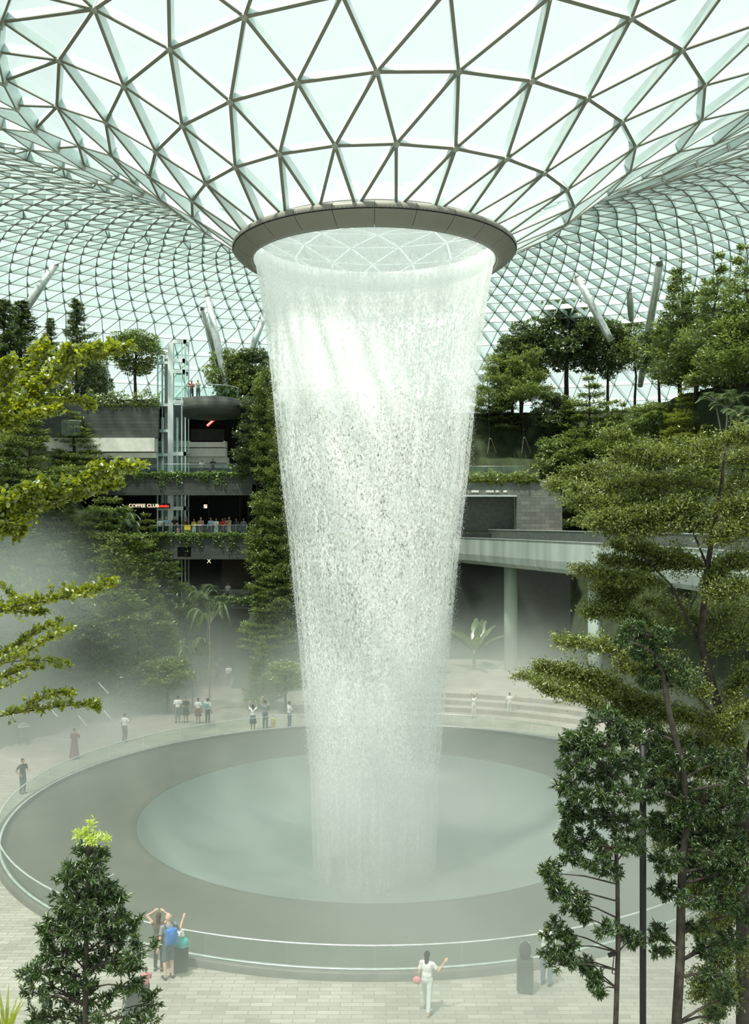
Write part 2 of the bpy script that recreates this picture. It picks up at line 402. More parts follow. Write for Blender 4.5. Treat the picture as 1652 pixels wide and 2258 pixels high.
# ------------------------------------------------------------------ waterfall
WZ = [26.0, 25.1, 24.45, 23.2, 22.0, 18.9, 15.25, 11.8, 7.7, 4.6, 1.55, -2.5, -9.5]
WR = [6.1, 5.5, 5.36, 5.13, 4.96, 4.59, 4.25, 3.83, 3.44, 3.17, 2.9, 2.78, 2.6]
def wr(z): return interp(-z, [-q for q in WZ], WR)
def water_mat(name, seed, k=1.0):
    m, nt, N, L = new_mat(name)
    out = N('ShaderNodeOutputMaterial'); geo = N('ShaderNodeNewGeometry')
    mp = N('ShaderNodeMapping'); mp.inputs['Location'].default_value = (seed*7.3, seed*3.1, 0); mp.inputs['Scale'].default_value = (1, 1, .55)
    L(geo.outputs['Position'], mp.inputs[0])
    n1 = N('ShaderNodeTexNoise'); n1.inputs['Scale'].default_value = 11; n1.inputs['Detail'].default_value = 6; n1.inputs['Roughness'].default_value = .78; L(mp.outputs[0], n1.inputs['Vector'])
    mp2 = N('ShaderNodeMapping'); mp2.inputs['Location'].default_value = (seed*2.3, seed, 0); mp2.inputs['Scale'].default_value = (1, 1, .035)
    L(geo.outputs['Position'], mp2.inputs[0])
    n2 = N('ShaderNodeTexNoise'); n2.inputs['Scale'].default_value = 4.5; n2.inputs['Detail'].default_value = 4; L(mp2.outputs[0], n2.inputs['Vector'])
    sx = N('ShaderNodeSeparateXYZ'); L(geo.outputs['Position'], sx.inputs[0])
    def ramp(pts):
        r = N('ShaderNodeValToRGB'); cr = r.color_ramp
        mr = N('ShaderNodeMapRange'); mr.inputs[1].default_value = -10; mr.inputs[2].default_value = 26; L(sx.outputs[2], mr.inputs[0]); L(mr.outputs[0], r.inputs[0])
        while len(cr.elements) < len(pts): cr.elements.new(.5)
        for e, (z, v) in zip(cr.elements, sorted(pts)): e.position = (z+10)/36; e.color = (v, v, v, 1)
        return r.outputs[0]
    base = ramp([(-10, .12), (-3, .14), (1, .30), (6, .27), (12, .19), (17, .21), (20.5, .40), (22.6, .66), (24.2, .60)])
    amp = ramp([(-10, .0), (1.5, .25), (6, .9), (12, 1.3), (17, 1.5), (21, 1.3), (22.6, .35), (24.4, .15)])
    st = ramp([(-10, .3), (5, .3), (15, .6), (21, 1.0), (24, .2)])
    def math_(op, a, b):
        q = N('ShaderNodeMath'); q.operation = op
        for i, v in enumerate((a, b)):
            if isinstance(v, (int, float)): q.inputs[i].default_value = v
            else: L(v, q.inputs[i])
        return q.outputs[0]
    spk = math_('MULTIPLY', math_('MULTIPLY', math_('SUBTRACT', n1.outputs[0], .5), 4.5), amp)
    stk = math_('MULTIPLY', math_('MULTIPLY', math_('SUBTRACT', n2.outputs[0], .5), 1.6), st)
    al = math_('MULTIPLY', math_('ADD', math_('ADD', base, spk), stk), k)
    cl = N('ShaderNodeClamp'); L(al, cl.inputs[0])
    d = N('ShaderNodeBsdfDiffuse'); d.inputs[0].default_value = (.96, .985, .97, 1)
    t = N('ShaderNodeBsdfTranslucent'); t.inputs[0].default_value = (.96, .985, .97, 1)
    # loose drops face every way: lean the shading normal upward
    va = N('ShaderNodeVectorMath'); va.operation = 'ADD'; va.inputs[1].default_value = (0, 0, .5); L(geo.outputs['Normal'], va.inputs[0])
    vn = N('ShaderNodeVectorMath'); vn.operation = 'NORMALIZE'; L(va.outputs[0], vn.inputs[0]); L(vn.outputs[0], d.inputs['Normal'])
    tr = N('ShaderNodeBsdfTransparent')
    a1 = N('ShaderNodeMixShader'); a1.inputs[0].default_value = .5; L(d.outputs[0], a1.inputs[1]); L(t.outputs[0], a1.inputs[2])
    a2 = N('ShaderNodeMixShader'); L(cl.outputs[0], a2.inputs[0]); L(tr.outputs[0], a2.inputs[1]); L(a1.outputs[0], a2.inputs[2])
    L(a2.outputs[0], out.inputs[0]); return m
wf = empty('waterfall', (0, 0, -9), label='tall white column of falling water pouring from the roof opening into the basin', cat='waterfall')
for q, (dr, k, zt) in enumerate(((0.0, .95, 24.5), (-.22, .9, 24.4), (-.5, .85, 22.8))):
    mb = MB(); zs = np.linspace(-2.95, zt, 80)
    mb.lathe([(wr(z)+dr, z+9) for z in zs], 160)
    mb.build('water_sheet', water_mat('falling_water_%d' % (q+1), q+1, k), wf, True)
# drops thrown off the sheet
rng = np.random.default_rng(3)
def drops(n, zlo, zhi, spread, size, name):
    z = rng.uniform(zlo, zhi, n); a = rng.uniform(0, 2*PI, n)
    sp = spread*(.4+.6*(24-z)/24)
    r = np.interp(-z, [-q for q in WZ], WR)+rng.normal(0, 1, n)*sp-.05
    c = np.stack([r*np.cos(a), r*np.sin(a), z+9], 1)
    s = size*rng.uniform(.5, 1.3, n)
    tet = np.array([[1, 0, -.6], [-.5, .87, -.6], [-.5, -.87, -.6], [0, 0, 2.0]])
    v = c[:, None, :]+tet[None]*s[:, None, None]
    f = np.array([[0, 1, 3], [1, 2, 3], [2, 0, 3], [0, 2, 1]])
    F_ = (np.arange(n)[:, None, None]*4+f[None]).reshape(-1, 3)
    me = bpy.data.meshes.new(name); me.vertices.add(n*4); me.vertices.foreach_set('co', v.reshape(-1))
    me.loops.add(n*12); me.loops.foreach_set('vertex_index', F_.reshape(-1).astype(np.int32))
    me.polygons.add(n*4); me.polygons.foreach_set('loop_start', (np.arange(n*4)*3).astype(np.int32)); me.update(calc_edges=True)
    o = bpy.data.objects.new(name, me); COL.objects.link(o); o.parent = wf; me.materials.append(M['drop']); o['kind'] = 'stuff'
    return o
M['drop'] = mat('water_drop', (.95, .98, .97), .3, var=.0)
drops(60000, 2, 23.4, .17, .011, 'water_drops')
# water sliding down the glass just above the rim
m, nt, N, L = new_mat('sliding_water'); out = N('ShaderNodeOutputMaterial'); geo = N('ShaderNodeNewGeometry')
n1 = N('ShaderNodeTexNoise'); n1.inputs['Scale'].default_value = 2.4; n1.inputs['Detail'].default_value = 6; n1.inputs['Distortion'].default_value = 1.5; L(geo.outputs['Position'], n1.inputs['Vector'])
sx = N('ShaderNodeSeparateXYZ'); L(geo.outputs['Position'], sx.inputs[0]); mr = N('ShaderNodeMapRange'); mr.inputs[1].default_value = CZ+12.4; mr.inputs[2].default_value = CZ+13.2; mr.inputs[3].default_value = .62; mr.inputs[4].default_value = .0
L(sx.outputs[2], mr.inputs[0]); q = N('ShaderNodeMath'); q.operation = 'ADD'; L(mr.outputs[0], q.inputs[0]); L(n1.outputs[0], q.inputs[1])
q2 = N('ShaderNodeMapRange'); q2.inputs[1].default_value = .72; q2.inputs[2].default_value = .86; q2.inputs[4].default_value = .45; L(q.outputs[0], q2.inputs[0])
t = N('ShaderNodeBsdfTranslucent'); t.inputs[0].default_value = (.85, .92, .9, 1); tr = N('ShaderNodeBsdfTransparent'); mx = N('ShaderNodeMixShader')
L(q2.outputs[0], mx.inputs[0]); L(tr.outputs[0], mx.inputs[1]); L(t.outputs[0], mx.inputs[2]); L(mx.outputs[0], out.inputs[0])
MB().lathe([(r_, CZ+shell_h(r_)+.10+9) for r_ in (5.75, 6.0, 6.3, 6.7, 7.2)], 96).build('sliding_water', m, wf, True)
# ------------------------------------------------------------------ terrace building on the far left
FD = 75.0; KX = FD/F
def fx(px): return (px-CXP)*KX
def fz(py, d=FD): return CZ+(HY-py)*d/F
YF = CY+FD
bd = empty('terrace_building', (fx(400), YF, 0), label='dark concrete terrace building with planted balcony ledges, behind the glass lift', cat='building')
OB = Vector((fx(400), YF, 0))
def bpart(name, m, *boxes, parent=None, smooth=False):
    mb = MB()
    for b in boxes:
        mb.box(b[0]-OB.x, b[1]-OB.x, b[2]-OB.y, b[3]-OB.y, b[4], b[5])
    return mb.build(name, m, parent or bd, smooth)
XL, XR = fx(66), fx(545)
# floors
LA, LB_ = fx(338), fx(421)      # the lift passes through a well in every floor
for z0, z1, yy in ((22.3, 22.75, 14), (16.0, 16.45, 12), (11.0, 11.42, 12)):
    bpart('floor_slab', M['conc'], (XL, LA, YF+.1, YF+yy, z0, z1), (LB_, XR, YF+.1, YF+yy, z0, z1), (LA, LB_, YF+3.6, YF+yy, z0, z1), *([(LA, LB_, YF+.1, YF+1.1, z0, z1)] if z0 < 20 else []))
bpart('floor_slab', M['conc'], (XL, XR, YF+1.0, YF+12, 5.6, 6.1))
# fronts of the ledges
bpart('upper_parapet', M['conc'], (XL, fx(350), YF-.2, YF+.3, fz(965), fz(893)))
bpart('ledge_front', M['conc'], (XL, fx(556), YF-.3, YF+.25, fz(1092), fz(1048)))
bpart('ledge_front', M['conc'], (XL, fx(393), YF-.3, YF+.25, fz(1233), fz(1182)), (fx(423), fx(556), YF-.3, YF+.25, fz(1233), fz(1182)),
      (fx(393), fx(423), YF-.3, YF+.25, fz(1206), fz(1182)), (fx(393), fx(423), YF-.3, YF+.25, fz(1233), fz(1228)))
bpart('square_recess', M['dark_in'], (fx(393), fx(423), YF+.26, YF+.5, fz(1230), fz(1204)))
bpart('ledge_front', M['conc'], (fx(455), fx(560), YF-.3, YF+.3, fz(1338), fz(1326)))
# pale stepped soffit over the fourth floor
bpart('pale_fascia', M['conc_white'], (XL, fx(345), YF-.7, YF+.4, fz(997), fz(967)), (XL, fx(480), YF+3.7, YF+5, fz(978), fz(966)+.1), (XL, fx(480), YF+3.9, YF+5, fz(999), fz(980)))
bpart('pale_soffit', M['conc_white'], (XL, fx(345), YF-.3, YF+.6, fz(1010), fz(999)), (XL, fx(480), YF+4.3, YF+6, fz(1013), fz(999)), (XL, fx(480), YF+4.8, YF+7, fz(1024), fz(1013)))
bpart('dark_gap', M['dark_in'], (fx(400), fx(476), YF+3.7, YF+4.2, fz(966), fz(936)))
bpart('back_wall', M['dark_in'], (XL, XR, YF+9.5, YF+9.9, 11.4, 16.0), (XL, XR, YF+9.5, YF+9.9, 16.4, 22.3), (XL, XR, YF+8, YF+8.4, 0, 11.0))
bpart('back_wall', mat('brown_stone_wall', (.10, .07, .05), .8), (fx(462), fx(560), YF+6.0, YF+6.4, 0, 11.0))
bpart('side_wall', M['conc'], (XL-.4, XL, YF, YF+12, 0, 22.3))
for px in (296, 330, 425, 500, 520):
    bpart('shop_mullion', M['black'], (fx(px), fx(px)+.12, YF+7, YF+7.1, 11.42, 16.0))
bpart('shop_ceiling', mat('shop_ceiling', (.16, .15, .13), .8), (XL, LA, YF+.4, YF+9, 15.0, 15.2), (LB_, XR, YF+.4, YF+9, 15.0, 15.2), (LA, LB_, YF+3.6, YF+9, 15.0, 15.2))
# rounded balcony
cxb, cyb, rb = fx(463)-OB.x, 1.0, 2.35
bal5 = MB().lathe([(rb, 21.45), (rb, 22.85), (rb-.22, 22.85), (rb-.22, 21.45)], 24, PI*1.0, PI*2.0, c=(cxb, cyb), closed=True)
bal5.build('round_balcony', M['conc'], bd, True)
MB().lathe([(0.01, 22.72), (rb-.2, 22.72)], 24, PI, 2*PI, c=(cxb, cyb)).build('balcony_floor', M['deck'], bd)
MB().lathe([(rb, 21.45), (rb-.5, 21.25), (.01, 21.1)], 24, PI, 2*PI, c=(cxb, cyb)).build('balcony_soffit', M['conc'], bd, True)
# balustrades of the terraces (glass panels between thin posts)
def railing(name, x0, x1, y, z, h, label, npan, y1=None):
    r = empty(name, ((x0+x1)/2, y, z), label=label, cat='railing'); y1 = y if y1 is None else y1
    for i in range(npan):
        a = x0+(x1-x0)*i/npan-(x0+x1)/2; b = x0+(x1-x0)*(i+1)/npan-(x0+x1)/2; ya = (y1-y)*i/npan; yb = (y1-y)*(i+1)/npan
        MB().bar((a+.02, ya, h/2-.02), (b-.02, yb, h/2-.02), .02, h-.1).build('glass_panel', M['clear'], r)
        MB().tube([(a, ya, 0), (a, ya, h)], .012, 6).build('post', M['node'], r)
    MB().tube([(x0-(x0+x1)/2, 0, h), (x1-(x0+x1)/2, y1-y, h)], .02, 8).build('handrail', M['metal'], r, True)
    return r
railing('glass_railing', fx(268), fx(520), YF+.35, 16.5, 1.0, 'glass railing on the upper ledge beside the lift shaft', 9)
railing('glass_railing', fx(330), fx(545), YF+.35, 11.45, 1.05, 'glass railing in front of the row of people on the middle ledge', 8)
railing('glass_railing', fx(455), fx(560), YF+.8, 6.15, 1.0, 'glass railing on the lowest ledge under the lit letter', 4)
rr5 = empty('glass_railing', (fx(463), YF+1.0, 22.75), label='curved glass railing round the small round balcony at the top', cat='railing')
for i in range(6):
    a0 = PI+PI*i/6+.02; a1 = PI+PI*(i+1)/6-.02
    MB().lathe([(2.2, .1), (2.2, 1.0), (2.18, 1.0), (2.18, .1)], 4, a0, a1, closed=True).build('glass_panel', M['clear'], rr5)
MB().lathe([(2.22, 1.02), (2.22, 1.08), (2.16, 1.08), (2.16, 1.02)], 24, PI, 2*PI, closed=True).build('handrail', M['metal'], rr5)
# lit signs
def text_mesh(name, txt, size, m, loc, ext=.03, parent=None):
    cu = bpy.data.curves.new(name, 'FONT'); cu.body = txt; cu.size = size; cu.extrude = ext; cu.align_x = 'CENTER'; cu.align_y = 'CENTER'; cu.offset = .0
    t = bpy.data.objects.new(name, cu); COL.objects.link(t); bpy.context.view_layer.update()
    me = bpy.data.meshes.new_from_object(t.evaluated_get(bpy.context.evaluated_depsgraph_get())); me.name = name
    COL.objects.unlink(t); bpy.data.objects.remove(t)
    o = bpy.data.objects.new(name, me); COL.objects.link(o); me.materials.clear(); me.materials.append(m)
    o.rotation_euler = (PI/2, 0, 0); o.location = loc
    if parent: o.parent = parent
    return o
M['sign_w'] = mat('sign_white_light', (1, .9, .75), .5, emit=(1, .78, .55), estr=1.3)
M['sign_r'] = mat('sign_red_light', (.8, .05, .03), .5, emit=(1, .05, .03), estr=1.3)
M['sign_y'] = mat('sign_cream_light', (1, .95, .75), .5, emit=(1, .93, .7), estr=1.0)
sg = empty('shop_sign', (fx(311), YF+.9, fz(1115)), label='lit white shop sign with a red end, left of the lift shaft', cat='sign')
text_mesh('lettering', 'COFFEE CLUB', .40, M['sign_w'], (0, 0, 0), parent=sg)
rs = MB()
for k in range(5): rs.box(1.25+k*.17, 1.38+k*.17, -.02, .03, -.11, .07 if k % 2 else .03)
rs.box(1.25, 2.06, .0, .04, -.05, -.02).build('red_strip', M['sign_r'], sg)
MB().box(-1.5, 2.15, .05, .12, -.2, .2).build('sign_board', M['dark_in'], sg)
lg = empty('shop_logo_sign', (fx(447), YF+1.2, fz(1116)), label='small lit square logo sign right of the lift shaft', cat='sign')
MB().box(-.13, .13, 0, .08, -.15, .15).build('light_box', M['sign_y'], lg)
MB().box(-.02, .10, -.02, 0, .02, .09).box(-.10, -.04, -.02, 0, -.12, .0).build('mark', M['sign_r'], lg)
xs_ = text_mesh('letter_sign', 'X', .48, M['sign_y'], (fx(460), YF-.1+.3, fz(1238))); tag(xs_, 'lit cream letter X under the middle ledge', 'sign')
a, b = P(457, 939, FD+1), P(481, 918, FD+1.6)
ls = empty('red_light_bar', tuple((a+b)/2), label='slanting bar of small red and white lamps under the round balcony', cat='light')
mm_ = (a+b)/2
MB().bar(a-mm_, b-mm_, .18, .12, up=(0, -1, 0)).build('housing', M['sign_r'], ls)
for i in range(9):
    p = a-mm_+(b-a)*(i+.5)/9
    MB().ell(p+Vector((0, -.08, .02)), (.075, .06, .05), 8, 5).build('lamp', M['sign_w'], ls)

# ------------------------------------------------------------------ glass lift
LD = 76.9; LK = LD/F
lx = lambda px: (px-377)*LK
lz = lambda py: CZ+(HY-py)*LD/F
lift = empty('glass_lift', ((377-CXP)*LK, CY+LD, 0), label='tall white framed glass lift shaft standing in front of the terrace building', cat='lift')
MB().box(lx(371), lx(383), -.2, .2, 0, lz(756)).build('main_mast', M['white'], lift)
MB().box(lx(362), lx(371)-.01, .1, .5, 0, lz(790)).build('rear_mast', mat('lift_grey_metal', (.22, .26, .26), .4, metal=.3), lift)
MB().tube([(lx(357), .2, 0), (lx(357), .2, lz(920))], .14, 12).build('guide_tube', M['metal'], lift, True)
MB().tube([(lx(357), .2, lz(920)), (lx(357), .2, lz(788))], .08, 12).build('guide_rod', M['metal'], lift, True)
MB().tube([(lx(389), .3, 0), (lx(389), .3, lz(920))], .12, 12).build('guide_tube', M['metal'], lift, True)
for py in (800, 893, 950, 1003, 1122):
    MB().box(lx(346), lx(371), -.05, .25, lz(py+3), lz(py-3)).build('bracket', M['white'], lift)
for py, x1 in ((754, 411), (796, 409), (820, 409), (887, 411), (1001, 411), (1121, 411)):
    MB().box(lx(383), lx(x1), -.25, -.05, lz(py+4), lz(py-4)).box(lx(x1)-.2, lx(x1), -.25, 1.2, lz(py+4), lz(py-4)).build('cross_frame', M['white'], lift)
for x in (403, 411):
    MB().box(lx(x)-.08, lx(x), -.2, -.1, 0, lz(752)).build('corner_post', M['white'], lift)
    MB().box(lx(x)-.08, lx(x), 1.1, 1.2, 0, lz(752)).build('corner_post', M['white'], lift)
zt = lz(752); nseg = 7
for i in range(nseg):
    z0, z1 = zt*i/nseg+.03, zt*(i+1)/nseg-.03
    MB().box(lx(384), lx(410), -.16, -.14, z0, z1).build('glass_pane', M['clear'], lift)
    MB().box(lx(410)-.04, lx(410)-.02, -.14, 1.1, z0, z1).build('glass_pane', M['clear'], lift)
    MB().box(lx(348), lx(361), -.10, -.08, z0, z1).build('glass_pane', M['clear'], lift)
MB().box(lx(348), lx(371), -.1, .1, lz(770), lz(767)).box(lx(348)-.05, lx(348)+.05, -.1, 0, 0, lz(767)).build('side_frame', M['white'], lift)
cab = MB().box(lx(385), lx(409), 0, 1.0, lz(880), lz(876)).box(lx(385), lx(409), 0, 1.0, lz(822), lz(818)).build('lift_car', M['metal'], lift)
MB().box(lx(385)+.02, lx(409)-.06, .02, .04, lz(876), lz(822)).build('car_window', M['clear'], cab)

# ------------------------------------------------------------------ raking roof columns
def hit_shell(px, py):
    for d in np.arange(30, 130, .25):
        q = P(px, py, d)
        if q.z > CZ+shell_h(math.hypot(q.x-2, q.y)): return d
    return 70
def raker(px0, py0, px1, py1, dd, label, rad=.30, dbot=None):
    d1 = hit_shell(px0, py0); top = P(px0, py0, d1); bot = P(px1, py1, dbot or d1+dd)
    o = empty('roof_column', tuple(bot), label=label, cat='column'); ax = top-bot
    t = lambda k: ax*k
    MB().tube([t(0), t(.12), t(.5), t(.93)], [rad*.75, rad*.95, rad, rad*.85], 16).build('shaft', M['metal'], o, True)
    MB().tube([t(.93), t(.965), t(.98), t(1)], [rad*.85, rad*.5, rad*.28, rad*.3], 12).build('tapered_head', M['node'], o, True)
    return o
raker(130, 572, 20, 735, 0, 'white raking roof column leaning left, furthest left above the dark trees', .36)
raker(455, 640, 503, 868, 0, 'longer of the two white raking columns right of the glass lift', .36)
raker(443, 670, 492, 840, 6, 'shorter white raking column just behind the longer one right of the lift', .30)
raker(589, 682, 530, 835, 0, 'white raking column beside the left edge of the waterfall, in front of its twin', .36)
raker(577, 694, 548, 800, 5, 'thin white raking column half behind its twin at the left edge of the waterfall', .28)
raker(1268, 602, 1348, 752, 0, 'white raking roof column leaning right above the trees right of the waterfall', .36)
raker(1387, 632, 1393, 705, 4, 'short bright upright column between the two raking columns on the right', .34)
raker(1458, 560, 1412, 850, 14, 'grey raking roof column beside the tall trees on the right', .38)

# ------------------------------------------------------------------ bridge on the right
BP = [(19.4, -16), (18.9, -6), (17.8, 2.2), (16.9, 10), (15.4, 19.2), (13.5, 25.5), (11.4, 32), (9.4, 38), (7.4, 43.4)]
BT = [11.33]*9
br = empty('skybridge', (15.4, 19.2, 9), label='pale weathered concrete bridge girder curving behind the waterfall on the right', cat='bridge')
def sweep(profile, name, m, smooth=False, dz=lambda i: 0):
    mb = MB(); k = len(profile)
    for i, (x, y) in enumerate(BP):
        a = Vector(BP[max(i-1, 0)]+(0,)); b = Vector(BP[min(i+1, len(BP)-1)]+(0,)); t = (b-a).normalized(); nr = Vector((t.y, -t.x, 0))
        for u, z in profile: mb.v.append(tuple(Vector((x, y, 0))+nr*u+Vector((-15.4, -19.2, z-9))))
    for i in range(len(BP)-1):
        for q in range(k):
            mb.f.append((i*k+q, i*k+(q+1) % k, (i+1)*k+(q+1) % k, (i+1)*k+q))
    return mb.build(name, m, br, smooth)
sweep([(-.15, 11.33), (-.15, 9.9), (-.05, 9.35), (.35, 9.05), (.9, 8.95), (3.0, 8.95), (3.6, 9.3), (3.75, 11.1), (3.5, 11.1), (.1, 11.0), (.1, 11.33)], 'girder', M['girder'])
sweep([(3.5, 11.0), (3.5, 12.02), (3.75, 12.02), (3.75, 11.0)], 'far_parapet', mat('dark_parapet', (.09, .10, .09), .7))
sweep([(3.45, 12.02), (3.45, 12.07), (3.8, 12.07), (3.8, 12.02)], 'far_coping', M['metal'])
sweep([(-.2, 11.33), (-.2, 11.38), (.15, 11.38), (.15, 11.33)], 'near_coping', M['metal'])
for (x, y, wdt) in ((14.3, 23.2, .95), (10.5, 37.6, 1.1)):
    MB().tube([(x-15.4+1.2, y-19.2, -9), (x-15.4+1.2, y-19.2, .2)], wdt*.52, 14).build('pier', M['girder'], br, True)

# ------------------------------------------------------------------ stone terrace wall on the right
SX, SY = 12.2, 43.8
wl = empty('terrace_wall', (SX, SY, 0), label='grey stone terrace wall with a dark wide opening above the bridge', cat='wall')
D2 = SY-CY
sx_ = lambda px: (px-CXP)*D2/F-SX
sz_ = lambda py: CZ+(HY-py)*D2/F
MB().box(sx_(985), sx_(1235), 0, 1.2, sz_(1092), sz_(1058)).build('lintel', M['stonewall'], wl)
MB().box(sx_(1140), sx_(1240), 0.01, 1.2, sz_(1175), sz_(1092)).build('stone_pier', M['stonewall'], wl)
MB().box(sx_(1020), sx_(1140), .0, .3, sz_(1095), sz_(1092)).build('opening_frame', M['metal'], wl)
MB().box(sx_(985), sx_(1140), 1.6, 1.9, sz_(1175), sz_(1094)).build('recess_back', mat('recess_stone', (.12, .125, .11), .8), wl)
for i, (a, b) in enumerate(((1040, 1056), (1072, 1089), (1093, 1100), (1110, 1118))):
    MB().box(sx_(a), sx_(b), -.05, .0, sz_(1086), sz_(1081)).build('slot_window', M['conc_white'], wl)
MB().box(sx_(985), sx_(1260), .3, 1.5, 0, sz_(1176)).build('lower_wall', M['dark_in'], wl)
stp = empty('seating_steps', (0, 0, 0), label='low curved stone seating steps at the foot of the right hillside', cat='steps')
for k in range(3):
    MB().lathe([(21.0+k*1.0, 0), (21.0+k*1.0, .3*(k+1)), (25, .3*(k+1)), (25, 0)], 24, math.radians(52), math.radians(84), closed=True).build('step', M['deck'], stp)
# thin bright sloping rails on the left slope
for i, (x0, y0, x1, y1, d, lb) in enumerate(((216, 1504, 239, 1529, 58, 'upper of the two rails nearest the man in the white shirt'), (229, 1566, 247, 1589, 55, 'thin sloping rail just above the man in the white shirt'),
        (172, 1577, 191, 1600, 53, 'brightest sloping rail, above the figure in the long dark red dress'), (114, 1566, 127, 1580, 53, 'short sloping rail left of the brightest one'), (335, 1468, 350, 1487, 62, 'highest thin sloping rail, furthest back in the mist'))):
    a, b = P(x0, y0, d), P(x1, y1, d); o = empty('sloping_rail', tuple(a), label='shiny '+lb, cat='rail')
    MB().tube([(0, 0, 0), b-a], [.02, .045], 8).build('tube', M['white'], o, True)
    bb = b-a; g = terrain(b.x, b.y)
    MB().tube([bb, (bb.x, bb.y, g-a.z)], .012, 6).build('post', M['node'], o)
# ------------------------------------------------------------------ plants
LEAF_V = {  # blade outline in (along, across, up) units
 'rhomb': (np.array([[0, 0, 0], [.45, .5, .06], [1, 0, -.05], [.45, -.5, .06]]), [(0, 1, 2, 3)]),
 'fold': (np.array([[0, 0, 0], [.42, .5, .14], [1, 0, -.12], [.42, -.5, .14]]), [(0, 1, 2), (0, 2, 3)]),
 'round': (np.array([[0, 0, 0], [.3, .46, .1], [.75, .42, .08], [1, 0, -.1], [.75, -.42, .08], [.3, -.46, .1]]), [(0, 1, 2, 3), (0, 3, 4, 5)]),
}
def leaves(name, pos, ax, up, L, W, m, parent=None, kind='rhomb'):
    pos = np.asarray(pos, float); ax = np.asarray(ax, float); up = np.asarray(up, float); n = len(pos)
    ax /= np.linalg.norm(ax, axis=1, keepdims=True)+1e-9
    sd = np.cross(up, ax); sd /= np.linalg.norm(sd, axis=1, keepdims=True)+1e-9
    nn = np.cross(ax, sd)
    L = np.broadcast_to(np.asarray(L, float), (n,)); W = np.broadcast_to(np.asarray(W, float), (n,))
    tv, tf = LEAF_V[kind]; k = len(tv)
    v = pos[:, None]+ax[:, None]*(tv[None, :, 0:1]*L[:, None, None])+sd[:, None]*(tv[None, :, 1:2]*W[:, None, None])+nn[:, None]*(tv[None, :, 2:3]*L[:, None, None])
    me = bpy.data.meshes.new(name); me.vertices.add(n*k); me.vertices.foreach_set('co', v.reshape(-1).astype(np.float32))
    vi = []; ls = []; c = 0
    base = np.arange(n)*k
    per = [np.array(f) for f in tf]; tot = sum(len(f) for f in per)
    idx = np.concatenate([base[:, None]+f[None] for f in per], 1).reshape(-1)
    starts = np.cumsum([0]+[len(f) for f in per])[:-1]
    st = (np.arange(n)[:, None]*tot+starts[None]).reshape(-1)
    me.loops.add(len(idx)); me.loops.foreach_set('vertex_index', idx.astype(np.int32))
    me.polygons.add(len(st)); me.polygons.foreach_set('loop_start', st.astype(np.int32)); me.update(calc_edges=True)
    o = bpy.data.objects.new(name, me); COL.objects.link(o); me.materials.append(m)
    if parent: o.parent = parent
    return o
class Fol:
    def __init__(s): s.p = []; s.a = []; s.u = []; s.l = []; s.w = []
    def add(s, p, a, u, l, w): s.p.append(p); s.a.append(a); s.u.append(u); s.l.append(l); s.w.append(w)
    def many(s, p, a, u, l, w):
        s.p.append(p); s.a.append(a); s.u.append(u); s.l.append(l); s.w.append(w)
    def build(s, name, m, parent, kind='rhomb'):
        return leaves(name, np.concatenate(s.p), np.concatenate(s.a), np.concatenate(s.u), np.concatenate(s.l), np.concatenate(s.w), m, parent, kind)
def rnd(n, s=1.0): return R.normal(0, s, (n, 3))
R = np.random.default_rng(11)
PROTO = {}
# every prototype stands about 10 m tall at the origin; its trunk and foliage are parts
def proto_tier(seed, lf='lf_tier', spread=3.3, tiers=13, bot=1.2, flat=.10, dens=1.0, bark='bark', lsz=1.0, taper=.75, H=10.0, name='tree'):
    global R; R = np.random.default_rng(seed); root = empty(name); tr = MB(); fo = Fol()
    bend = [(R.normal(0, .12)*k, R.normal(0, .12)*k) for k in range(6)]
    tr.tube([(bend[k][0]*.4, bend[k][1]*.4, H*k/5*.98) for k in range(6)], [.17, .15, .12, .09, .06, .02], 7)
    for t in range(tiers):
        q = t/(tiers-1); z = lerp(bot, H*.97, q); rad = spread*(1-q**1.4*taper-.08)*R.uniform(.72, 1.1); rad = max(rad, .35)
        nb = int(6+rad*1.6)
        for b in range(nb):
            a = R.uniform(0, 2*PI); ln = rad*R.uniform(.6, 1.12); rise = R.uniform(.02, .22)*ln
            e = np.array([math.cos(a)*ln, math.sin(a)*ln, z+rise]); s0 = np.array([0, 0, z-.15*ln])
            if b % 2 == 0: tr.tube([tuple(s0), tuple((s0+e)/2+np.array([0, 0, .05])), tuple(e)], [.035, .022, .008], 4, caps=False)
            n = int(ln*85*dens)
            u = R.uniform(.22, 1.03, n)**.8
            side = R.normal(0, 1, n)*.24*ln*(.35+.8*np.sin(np.clip(u, 0, 1)*PI*.9))
            d = e-s0; dn = d/np.linalg.norm(d); sv = np.array([-dn[1], dn[0], 0])
            p = s0+d*u[:, None]+sv*side[:, None]+np.stack([np.zeros(n), np.zeros(n), R.normal(0, flat, n)+.03-np.abs(side)*.16], 1)
            ax = dn*.5+sv*np.sign(side)[:, None]*.8+rnd(n, .35)+np.array([0, 0, .08]); up = np.array([0, 0, 1.])+rnd(n, .35)
            l = R.uniform(.16, .34, n)*lsz; fo.many(p, ax, up, l, l*R.uniform(.3, .45, n))
    tr.build('trunk', M[bark], root, True); fo.build('foliage', M[lf], root)
    return root
